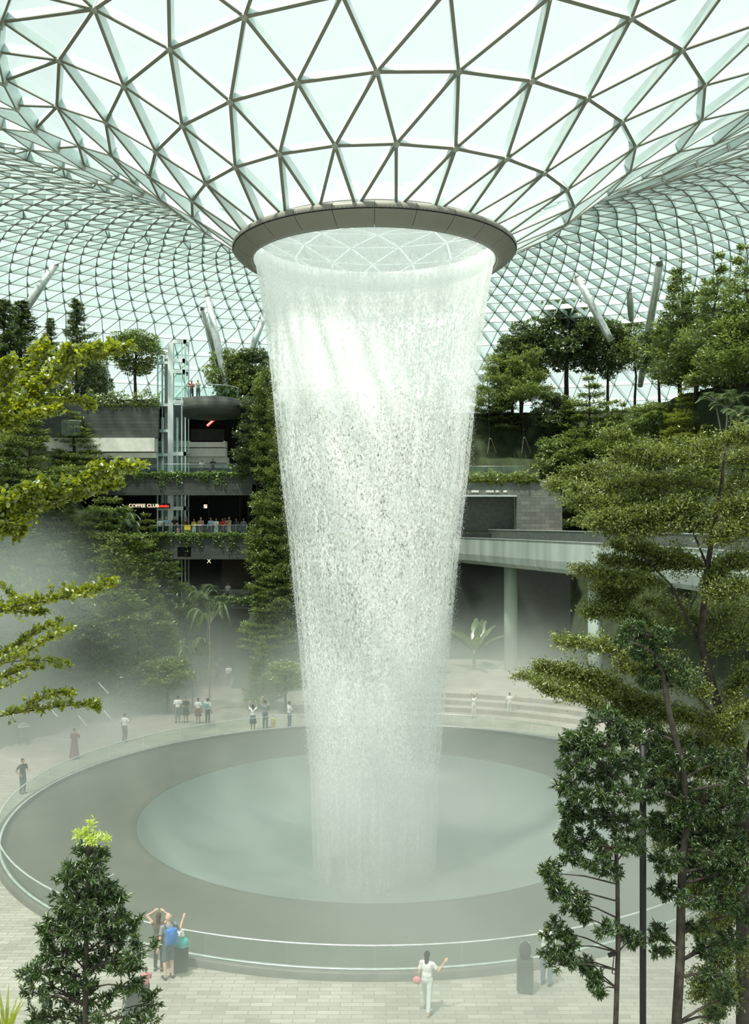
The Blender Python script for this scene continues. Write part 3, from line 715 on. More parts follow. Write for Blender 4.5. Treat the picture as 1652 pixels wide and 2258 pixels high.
def proto_conifer(seed, lf='lf_dark', spread=1.7, narrow=1.0):
    global R; R = np.random.default_rng(seed); root = empty('conifer'); tr = MB(); fo = Fol()
    tr.tube([(0, 0, 0), (.05, 0, 5), (0, .03, 9.9)], [.16, .1, .02], 7)
    z = .8
    while z < 9.9:
        q = z/10; rad = spread*((1-q)**.75)*R.uniform(.75, 1.15)+.12
        for b in range(7):
            a = R.uniform(0, 2*PI); ln = rad*R.uniform(.7, 1.1)
            s0 = np.array([0, 0, z]); e = np.array([math.cos(a)*ln, math.sin(a)*ln, z+ln*R.uniform(.1, .4)])
            n = int(24+ln*50); u = R.uniform(.1, 1, n); d = e-s0
            p = s0+d*u[:, None]+rnd(n, .07)
            ax = d/np.linalg.norm(d)+rnd(n, .5); l = R.uniform(.14, .26, n); fo.many(p, ax, np.array([0, 0, 1.])+rnd(n, .4), l, l*.34)
        z += .33
    tr.build('trunk', M['bark'], root, True); fo.build('foliage', M[lf], root); return root
def proto_bushy(seed, lf='lf_dark', rx=2.6, z0=3.4, zr=3.3, n_cl=70, lsz=1.0, leafw=.5, bark='bark', per=260):
    global R; R = np.random.default_rng(seed); root = empty('leafy_tree'); tr = MB(); fo = Fol()
    zc = 10-zr
    tr.tube([(0, 0, 0), (.1, 0, zc*.5), (0, .1, zc)], [.17, .14, .09], 7)
    for c in range(n_cl):
        v = R.normal(0, 1, 3); v /= np.linalg.norm(v); v *= R.uniform(.55, 1.0)
        cc = np.array([v[0]*rx, v[1]*rx, zc+v[2]*zr*.92])
        if c % 3 == 0: tr.tube([(0, 0, zc*R.uniform(.6, 1.0)), tuple(cc*np.array([.5, .5, 1])-np.array([0, 0, .4])), tuple(cc)], [.06, .04, .015], 4, caps=False)
        rr = R.uniform(.45, .85); n = int(per*rr)
        w_ = rnd(n); w_ /= np.linalg.norm(w_, axis=1, keepdims=True); w_ *= (R.uniform(.55, 1.05, n)**.6)[:, None]
        p = cc+w_*np.array([rr, rr, rr*.62]); l = R.uniform(.2, .36, n)*lsz
        fo.many(p, w_+rnd(n, .4), np.array([0, 0, 1.])+rnd(n, .5), l, l*leafw)
    tr.build('trunk', M[bark], root, True); fo.build('foliage', M[lf], root); return root
def frond(mb_l, base, ang, length, rise, droop, nl, lw, ll, R_):
    pts = []; n = 12
    for i in range(n+1):
        t = i/n; rr = length*t*(1-.18*t*droop); z = rise*math.sin(min(t*1.7, 1.57))*length-droop*length*max(0, t-.35)**1.8
        pts.append(np.array([base[0]+math.cos(ang)*rr, base[1]+math.sin(ang)*rr, base[2]+z]))
    for i in range(nl):
        t = .15+.85*i/nl; k = min(int(t*n), n-1); f = t*n-k; p = pts[k]*(1-f)+pts[k+1]*f; d = pts[k+1]-pts[k]; d /= np.linalg.norm(d)
        sv = np.array([-math.sin(ang), math.cos(ang), 0])
        for s in (-1, 1):
            l = ll*math.sin(PI*(.12+.8*t))*R_.uniform(.85, 1.1)+.1
            mb_l.add(p, sv*s+d*.75+np.array([0, 0, -.12-.25*t]), np.array([0, 0, 1.])+sv*s*.3, l, lw)
    return pts
def proto_palm(seed, nst=4, lf='lf_palm', L=2.6, name='palm'):
    R_ = np.random.default_rng(seed); root = empty(name); tr = MB(); fo = Fol()
    for s in range(nst):
        a = R_.uniform(0, 2*PI); off = np.array([math.cos(a), math.sin(a), 0])*(.9 if nst > 1 else 0); h = R_.uniform(5.2, 7.6)
        top = off*1.3+np.array([0, 0, h]); tr.tube([tuple(off*.3), tuple(off*.8+np.array([0, 0, h*.5])), tuple(top)], [.12, .1, .08], 7)
        for f in range(9):
            pts = frond(fo, top, 2*PI*f/9+R_.uniform(-.3, .3), L*R_.uniform(.8, 1.15), R_.uniform(.35, 1.0), R_.uniform(.7, 1.4), 26, .09, .85, R_)
            tr.tube([tuple(p) for p in pts], [.03]*8+[.015]*5, 4, caps=False)
    tr.build('stems', M['bark_pale'], root, True)
    f2 = Fol(); f2.many(np.array(fo.p), np.array(fo.a), np.array(fo.u), np.array(fo.l), np.array(fo.w)); f2.build('fronds', M[lf], root); return root
def paddle(mb, base, ang, length, lean, width, R_):
    """broad banana leaf: curved blade with a midrib, a few splits"""
    n = 14; d = np.array([math.cos(ang), math.sin(ang), 0]); sv = np.array([-math.sin(ang), math.cos(ang), 0]); P_ = []
    for i in range(n+1):
        t = i/n; th = lean*t**1.3; r = length*(t*math.sin(lean*.3)+(1-math.cos(th))/max(lean, .2)*.75); z = length*(math.sin(th)/max(lean, .2)*1.0)
        P_.append(base+d*r+np.array([0, 0, z]))
    b = len(mb.v)
    for i, p in enumerate(P_):
        t = i/n; w_ = 0 if t < .22 else width*math.sin(PI*min(1, (t-.2)/.82))**.6*.5
        w2 = w_*(1 if i % 4 else .72)
        mb.v += [tuple(p-sv*w2+np.array([0, 0, -w2*.35])), tuple(p), tuple(p+sv*w2+np.array([0, 0, -w2*.35]))]
    for i in range(n):
        for s in (0, 1): mb.f.append((b+i*3+s, b+i*3+s+1, b+i*3+4+s, b+i*3+3+s))
def proto_banana(seed, nl=9, H=4.6, name='banana_plant'):
    R_ = np.random.default_rng(seed); root = empty(name); st = MB(); st.tube([(0, 0, 0), (0, 0, 2.4), (0, 0, 4.4)], [.28, .22, .12], 8)
    st.build('stem', M['lf_palm'], root, True)
    for k in range(nl):
        mb = MB(); paddle(mb, np.array([0, 0, 3.4+k*.1]), 2*PI*k/nl*1.9+R_.uniform(-.3, .3), H*R_.uniform(.8, 1.25), R_.uniform(.7, 2.0), 1.25, R_)
        mb.build('leaf', M['lf_palm'], root, True)
    return root
PROTO = {
 't1': [proto_tier(21), proto_tier(22, spread=3.8, tiers=11), proto_tier(23, spread=3.0, tiers=15, flat=.13)],
 't2': [proto_tier(31, lf='lf_dark', spread=3.2, lsz=1.1), proto_tier(32, lf='lf_dark', spread=3.8, tiers=10, bot=3.0)],
 'u': [proto_tier(41, spread=4.2, tiers=8, bot=5.0, taper=.5), proto_tier(42, spread=4.4, tiers=7, bot=5.6, taper=.4)],
 'y': [proto_tier(51, lf='lf_yellow', spread=3.0, tiers=12, bot=1.6, lsz=.9)],
 'k': [proto_tier(55, H=24, tiers=34, bot=1.5, spread=2.5, taper=.35, name='column_tree'), proto_tier(56, H=24, tiers=11, bot=17.5, spread=2.3, taper=.3, lf='lf_dark', name='column_tree')],
 'c': [proto_conifer(61), proto_conifer(62, spread=2.3)],
 'b': [proto_bushy(71), proto_bushy(72, lf='lf_tier', lsz=.9), proto_bushy(73, rx=2.2, z0=1, zr=4.4, n_cl=90)],
 'a': [proto_bushy(76, lf='lf_tier', rx=2.8, zr=3.6, n_cl=55, lsz=.8, per=190)],
 'p': [proto_palm(81), proto_palm(82, 1, L=3.4)],
 'n': [proto_banana(91), proto_banana(92, 7)],
}
NEAR_W = {'k': 5.2, 't1': 7.0, 't2': 7.2, 'u': 8.4, 'y': 6.0, 'c': 4.0, 'b': 5.6, 'a': 6.2, 'p': 6.5, 'n': 7.5}
used = set()
def ray_ground(px, py):
    for d in np.arange(30, 118, .5):
        q = P(px, py, d)
        if q.z <= terrain(q.x, q.y)+.05: return d
    return 100
CATS = {'k': 'tree', 't1': 'tree', 't2': 'tree', 'u': 'tree', 'y': 'tree', 'c': 'conifer', 'b': 'tree', 'a': 'tree', 'p': 'palm', 'n': 'banana plant'}
def place(kind, px, pb, pt, wd, label, d=None, var=None, name=None):
    d = d or ray_ground(px, pb)
    b = P(px, pb, d); g = terrain(b.x, b.y)
    if b.z > g+.1 and not (-28 < b.x < -10.5 and 31.5 < b.y < 48): b.z = g            # stand it on the slope
    top = CZ+(HY-pt)*d/F
    vs = PROTO[kind]; v = vs[(int(px)+int(pt)) % len(vs)] if var is None else vs[var]
    h = max(.12, (top-b.z)/{'n': 8.0, 'c': 10.1, 'b': 10.2, 'a': 10.2, 'k': 24.6}.get(kind, 10.4)); s = wd*d/F/NEAR_W[kind]
    if kind == 'p': h = (top-b.z)/8.6
    if v.name not in used: o = v; used.add(v.name); new = False
    else:
        o = v.copy(); COL.objects.link(o); new = True
        for ch in v.children:
            c = ch.copy(); COL.objects.link(c); c.parent = o
    o.location = b; o.scale = (s, s, h if kind != 'n' else min(h, s*1.3)); o.rotation_euler = (0, 0, random.uniform(0, 6.28))
    tag(o, label, CATS[kind]); return o
PL = [
 # left top
 ('c', 170, 885, 655, 120, 'slim dark conifer with a pointed tip, right of the raking column', 78),
 ('c', 8, 900, 655, 170, 'tall dark conifer cut by the left edge of the picture'),
 ('c', 46, 880, 660, 170, 'dark conifer crossed by the leaning white column'),
 ('c', 112, 880, 698, 90, 'small sparse conifer between the leaning column and the slim one', 79),
 ('b', 300, 890, 718, 125, 'round airy tree on the top terrace left of the lift', 77, 1),
 ('b', 214, 1010, 760, 92, 'dark dense tree climbing beside the dark upper wall'),
 ('b', 232, 1060, 880, 66, 'narrow dark vine-covered tree left of the pale soffit'),
 ('b', 505, 900, 756, 100, 'bushy tree behind the foot of the long raking column', 93),
 ('b', 552, 880, 765, 120, 'spreading tree at the top left edge of the waterfall', 94),
 # left mass
 ('t1', 60, 1130, 885, 250, 'wide tiered tree on the upper left slope, below the conifers'),
 ('t1', 165, 1080, 900, 210, 'tiered tree on the upper left slope beside the small grey landing'),
 ('t2', 20, 1260, 1010, 230, 'dark tiered tree at the left edge behind the lower bright branches'),
 ('t1', 130, 1260, 1060, 230, 'broad tiered tree halfway up the left slope'),
 ('t1', 235, 1290, 1050, 220, 'feathery tiered tree just left of the lit shop sign'),
 ('t1', 322, 1300, 1125, 150, 'tiered tree in front of the left end of the middle ledge'),
 ('t1', 250, 1440, 1180, 240, 'broad feathery tree low on the left slope'),
 ('t2', 360, 1400, 1205, 150, 'dark tiered tree under the square recess'),
 ('t2', 120, 1440, 1190, 230, 'dark tree sinking into the mist on the left slope'),
 ('t1', 330, 1490, 1265, 200, 'pale green tiered tree above the far left path, its foot in the mist'),
 ('t1', 412, 1500, 1290, 140, 'light tiered tree left of the tall fan palm'),
 ('t1', 40, 1480, 1240, 220, 'misty tree at the far left behind the thin lower branches'),
 ('t2', 195, 1560, 1330, 220, 'tree deep in the mist above the sloping rails'),
 ('t1', 300, 1565, 1370, 180, 'tree in the mist above the people in white'),
 ('p', 262, 1330, 1130, 110, 'feathery palm half hidden among the tiered trees on the left slope'),
 ('p', 440, 1500, 1300, 120, 'palm with pale arching fronds below the lit letter'),
 ('p', 462, 1570, 1345, 110, 'tall palm with bright fronds left of the dark walkway'),
 ('p', 425, 1560, 1420, 90, 'low palm at the foot of the left slope beside the path'),
 ('b', 370, 1570, 1440, 120, 'low dark shrub tree behind the pair by the path'),
 # green column between building and waterfall
 ('b', 545, 985, 800, 120, 'dense dark tree right of the long raking column, high on the green column'),
 ('t1', 590, 1010, 850, 130, 'tiered tree touching the waterfall high on the green column'),
 ('t2', 520, 1085, 885, 110, 'dark tree overhanging the red lamp bar'),
 ('t1', 560, 1100, 930, 130, 'tiered tree level with the upper ledge, on the green column'),
 ('t2', 605, 1150, 980, 120, 'dark tree against the water level with the upper ledge'),
 ('t2', 560, 1190, 1040, 110, 'dark tiered tree right of the row of people on the ledge'),
 ('n', 597, 1190, 1075, 95, 'banana plant with upright pale leaves beside the water'),
 ('t1', 580, 1260, 1120, 130, 'feathery tree just below the banana plant'),
 ('t1', 610, 1330, 1190, 130, 'pale tiered tree against the left edge of the water'),
 ('t1', 555, 1350, 1210, 100, 'small tiered tree beside the lit letter opening'),
 ('t1', 585, 1440, 1300, 130, 'tiered tree low on the green column above the path'),
 ('t2', 620, 1500, 1370, 120, 'dark tree low beside the left edge of the water'),
 ('t1', 580, 1560, 1400, 110, 'misty tree where the path bends behind the water'),
 ('b', 630, 1570, 1450, 100, 'low shrub tree at the water edge behind the standing visitors'),
 ('k', 562, 1500, 850, 125, 'tall leafy tree between the building end and the water, nearest the building', 73.8, 1),
 ('k', 588, 1500, 790, 110, 'tall column of foliage just left of the falling water', 72.5, 0),
 ('k', 616, 1500, 860, 100, 'tall column of foliage touching the left edge of the falling water', 71.5, 0),
 # behind the water
 ('t2', 680, 1020, 840, 150, 'dark tree seen through the left part of the falling water'),
 ('t1', 780, 1000, 860, 160, 'tree seen through the upper middle of the falling water'),
 ('b', 880, 1010, 850, 150, 'dark round tree seen through the upper right of the falling water'),
 ('t2', 970, 1000, 840, 140, 'dark tree just inside the right edge of the falling water'),
 ('t1', 720, 1260, 1050, 170, 'tree seen through the middle left of the falling water'),
 ('t2', 850, 1250, 1050, 180, 'dark tree seen through the middle of the falling water'),
 ('t1', 960, 1240, 1060, 150, 'tree seen through the middle right of the falling water'),
 ('t2', 760, 1480, 1250, 170, 'dark tree seen through the lower left of the falling water'),
 ('t1', 900, 1480, 1260, 170, 'tree seen through the lower right of the falling water'),
 # right top
 ('n', 1088, 800, 690, 75, 'banana plant with dark upright leaves beside the top right of the water', 88),
 ('b', 1150, 860, 700, 130, 'round tree on the top terrace just right of the banana plant'),
 ('u', 1130, 905, 740, 170, 'flat-topped tree with spreading layers beside the right edge of the water'),
 ('b', 1250, 870, 655, 190, 'large round tree crossed by the raking column on the right'),
 ('b', 1340, 860, 700, 120, 'bushy tree behind the foot of the raking column on the right'),
 ('u', 1400, 880, 690, 160, 'spreading tree between the raking column and the tall dark trees'),
 ('t1', 1500, 880, 560, 200, 'tall tiered tree left of the tallest pair on the right skyline'),
 ('t1', 1580, 880, 545, 200, 'tall tiered tree second from the right on the skyline'),
 ('t1', 1645, 880, 522, 210, 'tallest tiered tree, cut by the right edge of the picture'),
 ('t2', 1535, 900, 630, 240, 'dark tree in the gap below the tallest skyline trees'),
 ('b', 1618, 900, 680, 160, 'dark bushy tree under the skyline trees at the right edge'),
 ('b', 1455, 900, 720, 110, 'dark bush left of the skyline trees'),
 # right middle
 ('u', 1155, 1003, 770, 150, 'slender staked tree with a bare pale trunk above the hedge'),
 ('u', 1080, 1003, 800, 130, 'slender staked tree nearest the water above the hedge'),
 ('t2', 1110, 960, 830, 130, 'dark tree behind the two staked slender trees'),
 ('b', 1225, 1010, 860, 110, 'dark climbing tree right of the staked trees'),
 ('t1', 1300, 1040, 822, 210, 'broad layered tree in the middle of the right slope'),
 ('b', 1235, 1130, 950, 120, 'large-leaved tree with silvery leaves beside the stone wall'),
 ('t1', 1370, 1080, 880, 190, 'layered tree right of the broad one on the right slope'),
 ('t2', 1300, 1180, 990, 180, 'dark tree over the stone pier of the terrace wall'),
 ('y', 1508, 1010, 848, 120, 'yellow-green tree glowing in the sun on the right slope'),
 ('p', 1600, 975, 868, 120, 'fan palm with spiky fronds right of the yellow-green tree'),
 ('p', 1650, 1000, 900, 110, 'palm at the right edge below the dark skyline trees'),
 ('b', 1440, 1010, 880, 130, 'dark bush between the layered trees and the yellow-green tree'),
 ('t1', 1560, 1090, 930, 190, 'layered tree behind the top of the big foreground tree'),
 ('t2', 1420, 1180, 960, 200, 'dark tree behind the left tip of the big foreground tree'),
 ('b', 1340, 1190, 1060, 130, 'dark shrub tree behind the bridge parapet'),
 ('t2', 1520, 1250, 1040, 220, 'dark tree behind the middle of the big foreground tree'),
 ('t2', 1630, 1250, 980, 220, 'dark tree behind the right side of the big foreground tree'),
 ('n', 1046, 1500, 1372, 120, 'banana plant with broad pale leaves in the mist under the bridge', 80),
]
for e in PL:
    place(e[0], e[1], e[2], e[3], e[4], e[5], d=e[6] if len(e) > 6 else None, var=e[7] if len(e) > 7 else None)
for vs in PROTO.values():          # prototypes nobody used
    for v in vs:
        if v.name not in used:
            for c in list(v.children): bpy.data.objects.remove(c)
            bpy.data.objects.remove(v)
# stakes under the slender trees
def stakes(px, py, hpx, label):
    d = ray_ground(px, py); b = P(px, py, d); g = max(0, terrain(b.x, b.y)); o = empty('tree_stakes', (b.x, b.y-.3, g), label=label, cat='tree stakes'); h = hpx*d/F
    for a in (0, 2.1, 4.2): MB().tube([(math.cos(a)*h*.42, math.sin(a)*h*.42, 0), (math.cos(a)*.08, math.sin(a)*.08, h)], .035, 6).build('stake', M['bark_pale'], o)
    MB().tube([(0, 0, h*.93), (0, 0, h)], .12, 8).build('tie', M['conc_white'], o)
stakes(1155, 1003, 36, 'three pale stakes round the bare trunk right of its twin above the hedge')
stakes(1080, 1003, 34, 'three pale stakes round the slender trunk nearest the water')
stakes(1238, 1167, 34, 'three stakes bracing a thin trunk at the end of the stone wall')
# trailing plants on the ledges
def vines(name, label, x0, x1, y, z, n, hang, m='lf_vine', bush=.25, depth=.6, lsz=.16):
    o = Fol(); t = R.uniform(0, 1, n)
    hg = R.uniform(0, 1, n); cl = (np.sin(t*40)+np.sin(t*17+1)+np.sin(t*91))*.33
    z_ = np.where(hg < .62, R.uniform(0, bush, n)*(1+cl*.6), -R.uniform(0, 1, n)**1.5*hang*np.clip(.35+cl, 0.03, 1.2))
    y_ = np.where(z_ < 0, -R.uniform(.02, .12, n), R.uniform(-.15, depth, n))
    p = np.stack([(t-.5)*(x1-x0), y_, z_], 1); l = R.uniform(.6, 1.3, n)*lsz
    o.many(p, rnd(n)+np.array([0, -.5, .2]), np.array([0, -.6, 1.])+rnd(n, .4), l, l*.7)
    q = o.build(name, M[m], None); q.location = ((x0+x1)/2, y, z); tag(q, label, 'vine', kind='stuff')
R = np.random.default_rng(5)
vines('trailing_vines', 'trailing green vines along the top edge of the upper ledge', fx(255), fx(540), YF-.3, fz(1048), 5200, 1.0)
vines('trailing_vines', 'trailing green vines along the edge below the row of people', fx(330), fx(556), YF-.3, fz(1182), 4200, 1.3)
vines('trailing_vines', 'trailing green vines on the lowest ledge under the lit letter', fx(440), fx(590), YF-.3, fz(1326), 3000, .5, bush=.4)
vines('top_hedge', 'clipped hedge on the dark upper wall left of the lift', fx(190), fx(352), YF-.1, fz(893), 3800, .4, m='lf_tier', bush=1.0, depth=.7)
vines('hedge', 'yellow-green hedge spilling over the stone terrace wall', SX+sx_(1020), SX+sx_(1190), SY, sz_(1060), 4200, .5, m='lf_yellow', bush=.75, depth=1.0, lsz=.2)
railing('terrace_railing', SX+sx_(1022), SX+sx_(1165), SY+1.6, sz_(1058), 1.35, 'thin metal railing behind the yellow-green hedge', 6)
railing('landing_railing', fx(160), fx(200), YF-2.5, fz(968), 1.25, 'small metal landing railing high on the left slope', 3)
# ------------------------------------------------------------------ foreground trees
def poly(pts, d=None):
    """pixel polyline -> world points; entries (px, py[, depth])"""
    return [np.array(P(q[0], q[1], q[2] if len(q) > 2 else d)) for q in pts]
def along(pts, t):
    n = len(pts)-1; k = min(int(t*n), n-1); f = t*n-k; return pts[k]*(1-f)+pts[k+1]*f, (pts[k+1]-pts[k])/(np.linalg.norm(pts[k+1]-pts[k])+1e-9)
def twiggy(wood, fo, pts, r0, r1, n_tw, tw_len, lpt, lsz, up=.5, t0=.1, wid=.6, side=1.0, vspread=.25, leaf_up=1.0, jit=.06):
    """a branch carrying alternating twigs, every twig carrying leaves"""
    wood.tube([tuple(p) for p in pts], list(np.linspace(r0, r1, len(pts))), 6)
    for i in range(n_tw):
        t = t0+(1-t0)*(i+R.uniform(0, 1))/n_tw; p, d = along(pts, min(t, .999))
        sv = np.cross(d, [0, 0, 1.]); sv /= np.linalg.norm(sv)+1e-9
        s = (1 if i % 2 else -1)*side
        dr = d*R.uniform(.3, 1.0)+sv*s*R.uniform(.3, 1.0)+np.array([0, 0, up*R.uniform(-.2, 1.0)])+R.normal(0, vspread, 3); dr /= np.linalg.norm(dr)
        ln = tw_len*R.uniform(.5, 1.2)*(1.15-.55*t)
        e = p+dr*ln+np.array([0, 0, -.06*ln]); m = (p+e)/2+R.normal(0, .03*ln, 3)+np.array([0, 0, .06*ln])
        wood.tube([tuple(p), tuple(m), tuple(e)], [max(.004, r1*.8), .004, .0025], 4, caps=False)
        k = max(2, int(lpt*R.uniform(.7, 1.3))); u = R.uniform(.15, 1.05, k)[:, None]
        q = p*(1-u)**2+2*m*u*(1-u)+e*u*u+R.normal(0, jit*ln+.01, (k, 3))
        ax = dr*.5+R.normal(0, .6, (k, 3))+np.array([0, 0, .15]); l = lsz*R.uniform(.65, 1.25, k)
        fo.many(q, ax, np.array([0, 0, leaf_up])+R.normal(0, .45, (k, 3)), l, l*wid)
R = np.random.default_rng(77)
# --- tree reaching in from the left
lt = empty('branching_tree', (-7.6, CY+13.6, 0), label='bright-leaved tree reaching in from the left edge with long forking branches', cat='tree')
O_ = np.array(lt.location); wd_ = MB(); fo = Fol(); D = 13.6
sub = lambda pts: [p-O_ for p in pts]
wd_.tube([tuple(p-O_) for p in poly([(-300, 3060), (-290, 2300), (-300, 1600), (-280, 1250), (-250, 1000), (-200, 800)], D)], [.16, .14, .12, .10, .08, .05], 10)
LB = [  # (branch pixels, radius, twigs, twig length, leaves per twig, leaf size)
 ([(-240, 1150), (-60, 985), (20, 915), (100, 845), (190, 790), (270, 768)], .030, 60, .42, 15, .085),
 ([(-60, 985), (10, 935), (45, 850), (80, 790), (95, 765)], .018, 34, .34, 14, .085),
 ([(20, 915), (80, 880), (150, 880), (200, 898)], .012, 26, .30, 13, .08),
 ([(100, 845), (150, 800), (160, 780), (215, 770)], .012, 26, .30, 14, .08),
 ([(-60, 985), (0, 900), (10, 850), (20, 800)], .014, 26, .34, 14, .085),
 ([(-240, 1000), (-40, 960), (40, 930), (120, 905)], .016, 30, .36, 12, .08),
 ([(-260, 1350), (-40, 1195), (40, 1145), (130, 1090), (200, 1050), (300, 1028)], .030, 64, .44, 15, .085),
 ([(-40, 1195), (0, 1130), (40, 1090), (90, 1070)], .016, 36, .40, 14, .085),
 ([(40, 1145), (120, 1110), (200, 1085), (262, 1070)], .012, 30, .32, 13, .08),
 ([(-60, 1210), (0, 1175), (30, 1150), (40, 1180)], .014, 24, .30, 13, .085),
 ([(-280, 1430), (-40, 1362), (40, 1335), (120, 1322), (190, 1305), (250, 1285)], .022, 44, .30, 10, .075),
 ([(-40, 1362), (10, 1345), (60, 1350), (100, 1352)], .010, 16, .20, 9, .07),
 ([(30, 1335), (25, 1310), (5, 1292)], .008, 8, .16, 6, .065),
 ([(-280, 1560), (-40, 1458), (30, 1432), (80, 1392), (130, 1375)], .016, 22, .22, 9, .07),
 ([(-40, 1470), (40, 1448), (100, 1412), (155, 1388)], .012, 24, .20, 8, .065),
 ([(-20, 1466), (60, 1455), (120, 1458), (130, 1470)], .008, 14, .18, 7, .065),
 ([(-280, 1640), (-30, 1505), (30, 1485), (70, 1465), (85, 1475)], .014, 20, .20, 8, .065),
 ([(-30, 1530), (10, 1515), (60, 1490)], .008, 8, .16, 6, .06),
 ([(120, 1450), (142, 1458), (155, 1472)], .004, 4, .10, 5, .06),
 ([(-280, 1660), (-20, 1583), (60, 1568), (130, 1558), (205, 1552), (214, 1562)], .016, 34, .20, 8, .07),
 ([(50, 1570), (80, 1545), (120, 1530), (160, 1530)], .008, 20, .20, 8, .065),
]
for b, r, nt_, tl, lp, sz in LB:
    dd = R.uniform(-.8, .8); pts = sub(poly([(x, y, D+dd*(i/(len(b)-1))) for i, (x, y) in enumerate(b)]))
    twiggy(wd_, fo, pts, r, .004, int(nt_*1.9), tl*.85, lp*1.6, sz*.86, up=.7, wid=.72, t0=.25 if b[0][0] < -200 else .05)
wd_.build('trunk_and_branches', M['bark'], lt, True); fo.build('foliage', M['lf_bright'], lt, 'round')

# --- big small-leaved tree on the right: layered sprays
R = np.random.default_rng(78)
bt = empty('layered_tree', (P(1640, 1150, 17).x, CY+17, 0), label='big small-leaved tree with layered sprays filling the right side', cat='tree')
O_ = np.array(bt.location); wd_ = MB(); fo = Fol(); D = 17.0
def sub2(b, jit=1.6):
    dd = R.uniform(-jit, jit); return [p-O_ for p in poly([(x, y, D+dd*(.3+.7*i/(len(b)-1))) for i, (x, y) in enumerate(b)])]
T1 = [(1648, 2700), (1642, 2258), (1640, 1900), (1632, 1660), (1585, 1560), (1545, 1420), (1560, 1250), (1590, 1080), (1600, 980)]
wd_.tube([tuple(p-O_) for p in poly(T1, D)], [.17, .15, .13, .11, .08, .065, .05, .035, .02], 10)
for b, r in (([(1632, 1660), (1560, 1560), (1480, 1470), (1430, 1390)], .035), ([(1545, 1420), (1480, 1290), (1420, 1230)], .03), ([(1560, 1250), (1520, 1150), (1470, 1080)], .022), ([(1640, 1700), (1690, 1500), (1700, 1250), (1680, 1050)], .05)):
    wd_.tube([tuple(p) for p in sub2(b, .3)], list(np.linspace(r, r*.5, len(b))), 7)
SPR = [
 ([(1600, 980), (1560, 990), (1480, 1000), (1400, 985), (1350, 960)], 40), ([(1600, 980), (1640, 965), (1670, 970)], 34),
 ([(1560, 1010), (1500, 1010), (1440, 1010), (1380, 1000)], 44), ([(1600, 1020), (1650, 1010), (1690, 1000)], 40),
 ([(1590, 1080), (1480, 1065), (1380, 1075), (1300, 1085), (1228, 1075)], 70), ([(1470, 1080), (1380, 1050), (1320, 1040), (1262, 1048)], 50),
 ([(1470, 1080), (1400, 1100), (1330, 1120), (1270, 1105)], 50), ([(1590, 1080), (1650, 1070), (1700, 1060)], 44),
 ([(1560, 1130), (1480, 1120), (1420, 1130), (1360, 1140), (1300, 1150)], 60), ([(1575, 1130), (1640, 1120), (1700, 1110)], 44),
 ([(1520, 1150), (1450, 1165), (1400, 1175), (1345, 1165)], 46), ([(1560, 1200), (1620, 1170), (1690, 1160)], 44),
 ([(1560, 1250), (1480, 1230), (1420, 1215), (1370, 1205)], 48), ([(1560, 1250), (1500, 1245), (1420, 1250), (1345, 1240)], 44),
 ([(1545, 1300), (1600, 1250), (1690, 1230)], 50), ([(1550, 1320), (1620, 1300), (1700, 1290)], 50),
 ([(1480, 1290), (1400, 1285), (1350, 1275), (1292, 1262)], 46), ([(1420, 1300), (1370, 1320), (1330, 1300)], 30), ([(1545, 1380), (1600, 1350), (1690, 1340)], 50),
 ([(1480, 1400), (1400, 1360), (1350, 1350), (1305, 1350)], 42), ([(1545, 1400), (1490, 1350), (1440, 1330)], 34),
 ([(1480, 1470), (1400, 1440), (1340, 1430), (1250, 1418)], 44), ([(1560, 1440), (1620, 1410), (1690, 1400)], 46),
 ([(1480, 1560), (1400, 1545), (1340, 1530), (1270, 1515), (1160, 1492)], 66), ([(1400, 1545), (1340, 1510), (1270, 1490), (1195, 1472)], 56),
 ([(1340, 1560), (1300, 1545), (1250, 1530), (1200, 1515)], 34), ([(1560, 1540), (1500, 1500), (1440, 1480), (1390, 1480)], 50), ([(1600, 1560), (1640, 1500), (1700, 1480)], 50),
 ([(1560, 1600), (1500, 1580), (1430, 1580), (1370, 1570)], 60), ([(1632, 1660), (1580, 1600), (1650, 1570), (1700, 1560)], 54),
 ([(1600, 1660), (1540, 1640), (1480, 1640), (1420, 1640)], 56), ([(1640, 1700), (1590, 1700), (1520, 1700), (1470, 1700)], 60), ([(1640, 1760), (1560, 1760), (1500, 1770)], 60),
 ([(1640, 1820), (1580, 1820), (1520, 1830), (1470, 1850)], 60), ([(1640, 1880), (1580, 1890), (1530, 1900)], 60), ([(1640, 1940), (1600, 1950), (1545, 1960)], 60), ([(1640, 1780), (1700, 1760)], 30), ([(1640, 1860), (1700, 1850)], 30),
 ([(1642, 2000), (1600, 2020), (1560, 2060)], 40), ([(1642, 2080), (1600, 2100), (1570, 2160), (1560, 2190)], 34), ([(1642, 2160), (1600, 2190), (1570, 2230)], 26), ([(1642, 1980), (1690, 2000)], 30),
]
for b, n in SPR:
    twiggy(wd_, fo, sub2(b), .012, .003, int(n*2.9), .56, 52, .060, up=.35, wid=.5, t0=.0, vspread=.16, jit=.10)
wd_.build('trunk_and_branches', M['bark'], bt, True); fo.build('foliage', M['lf_mantaly'], bt, 'fold')

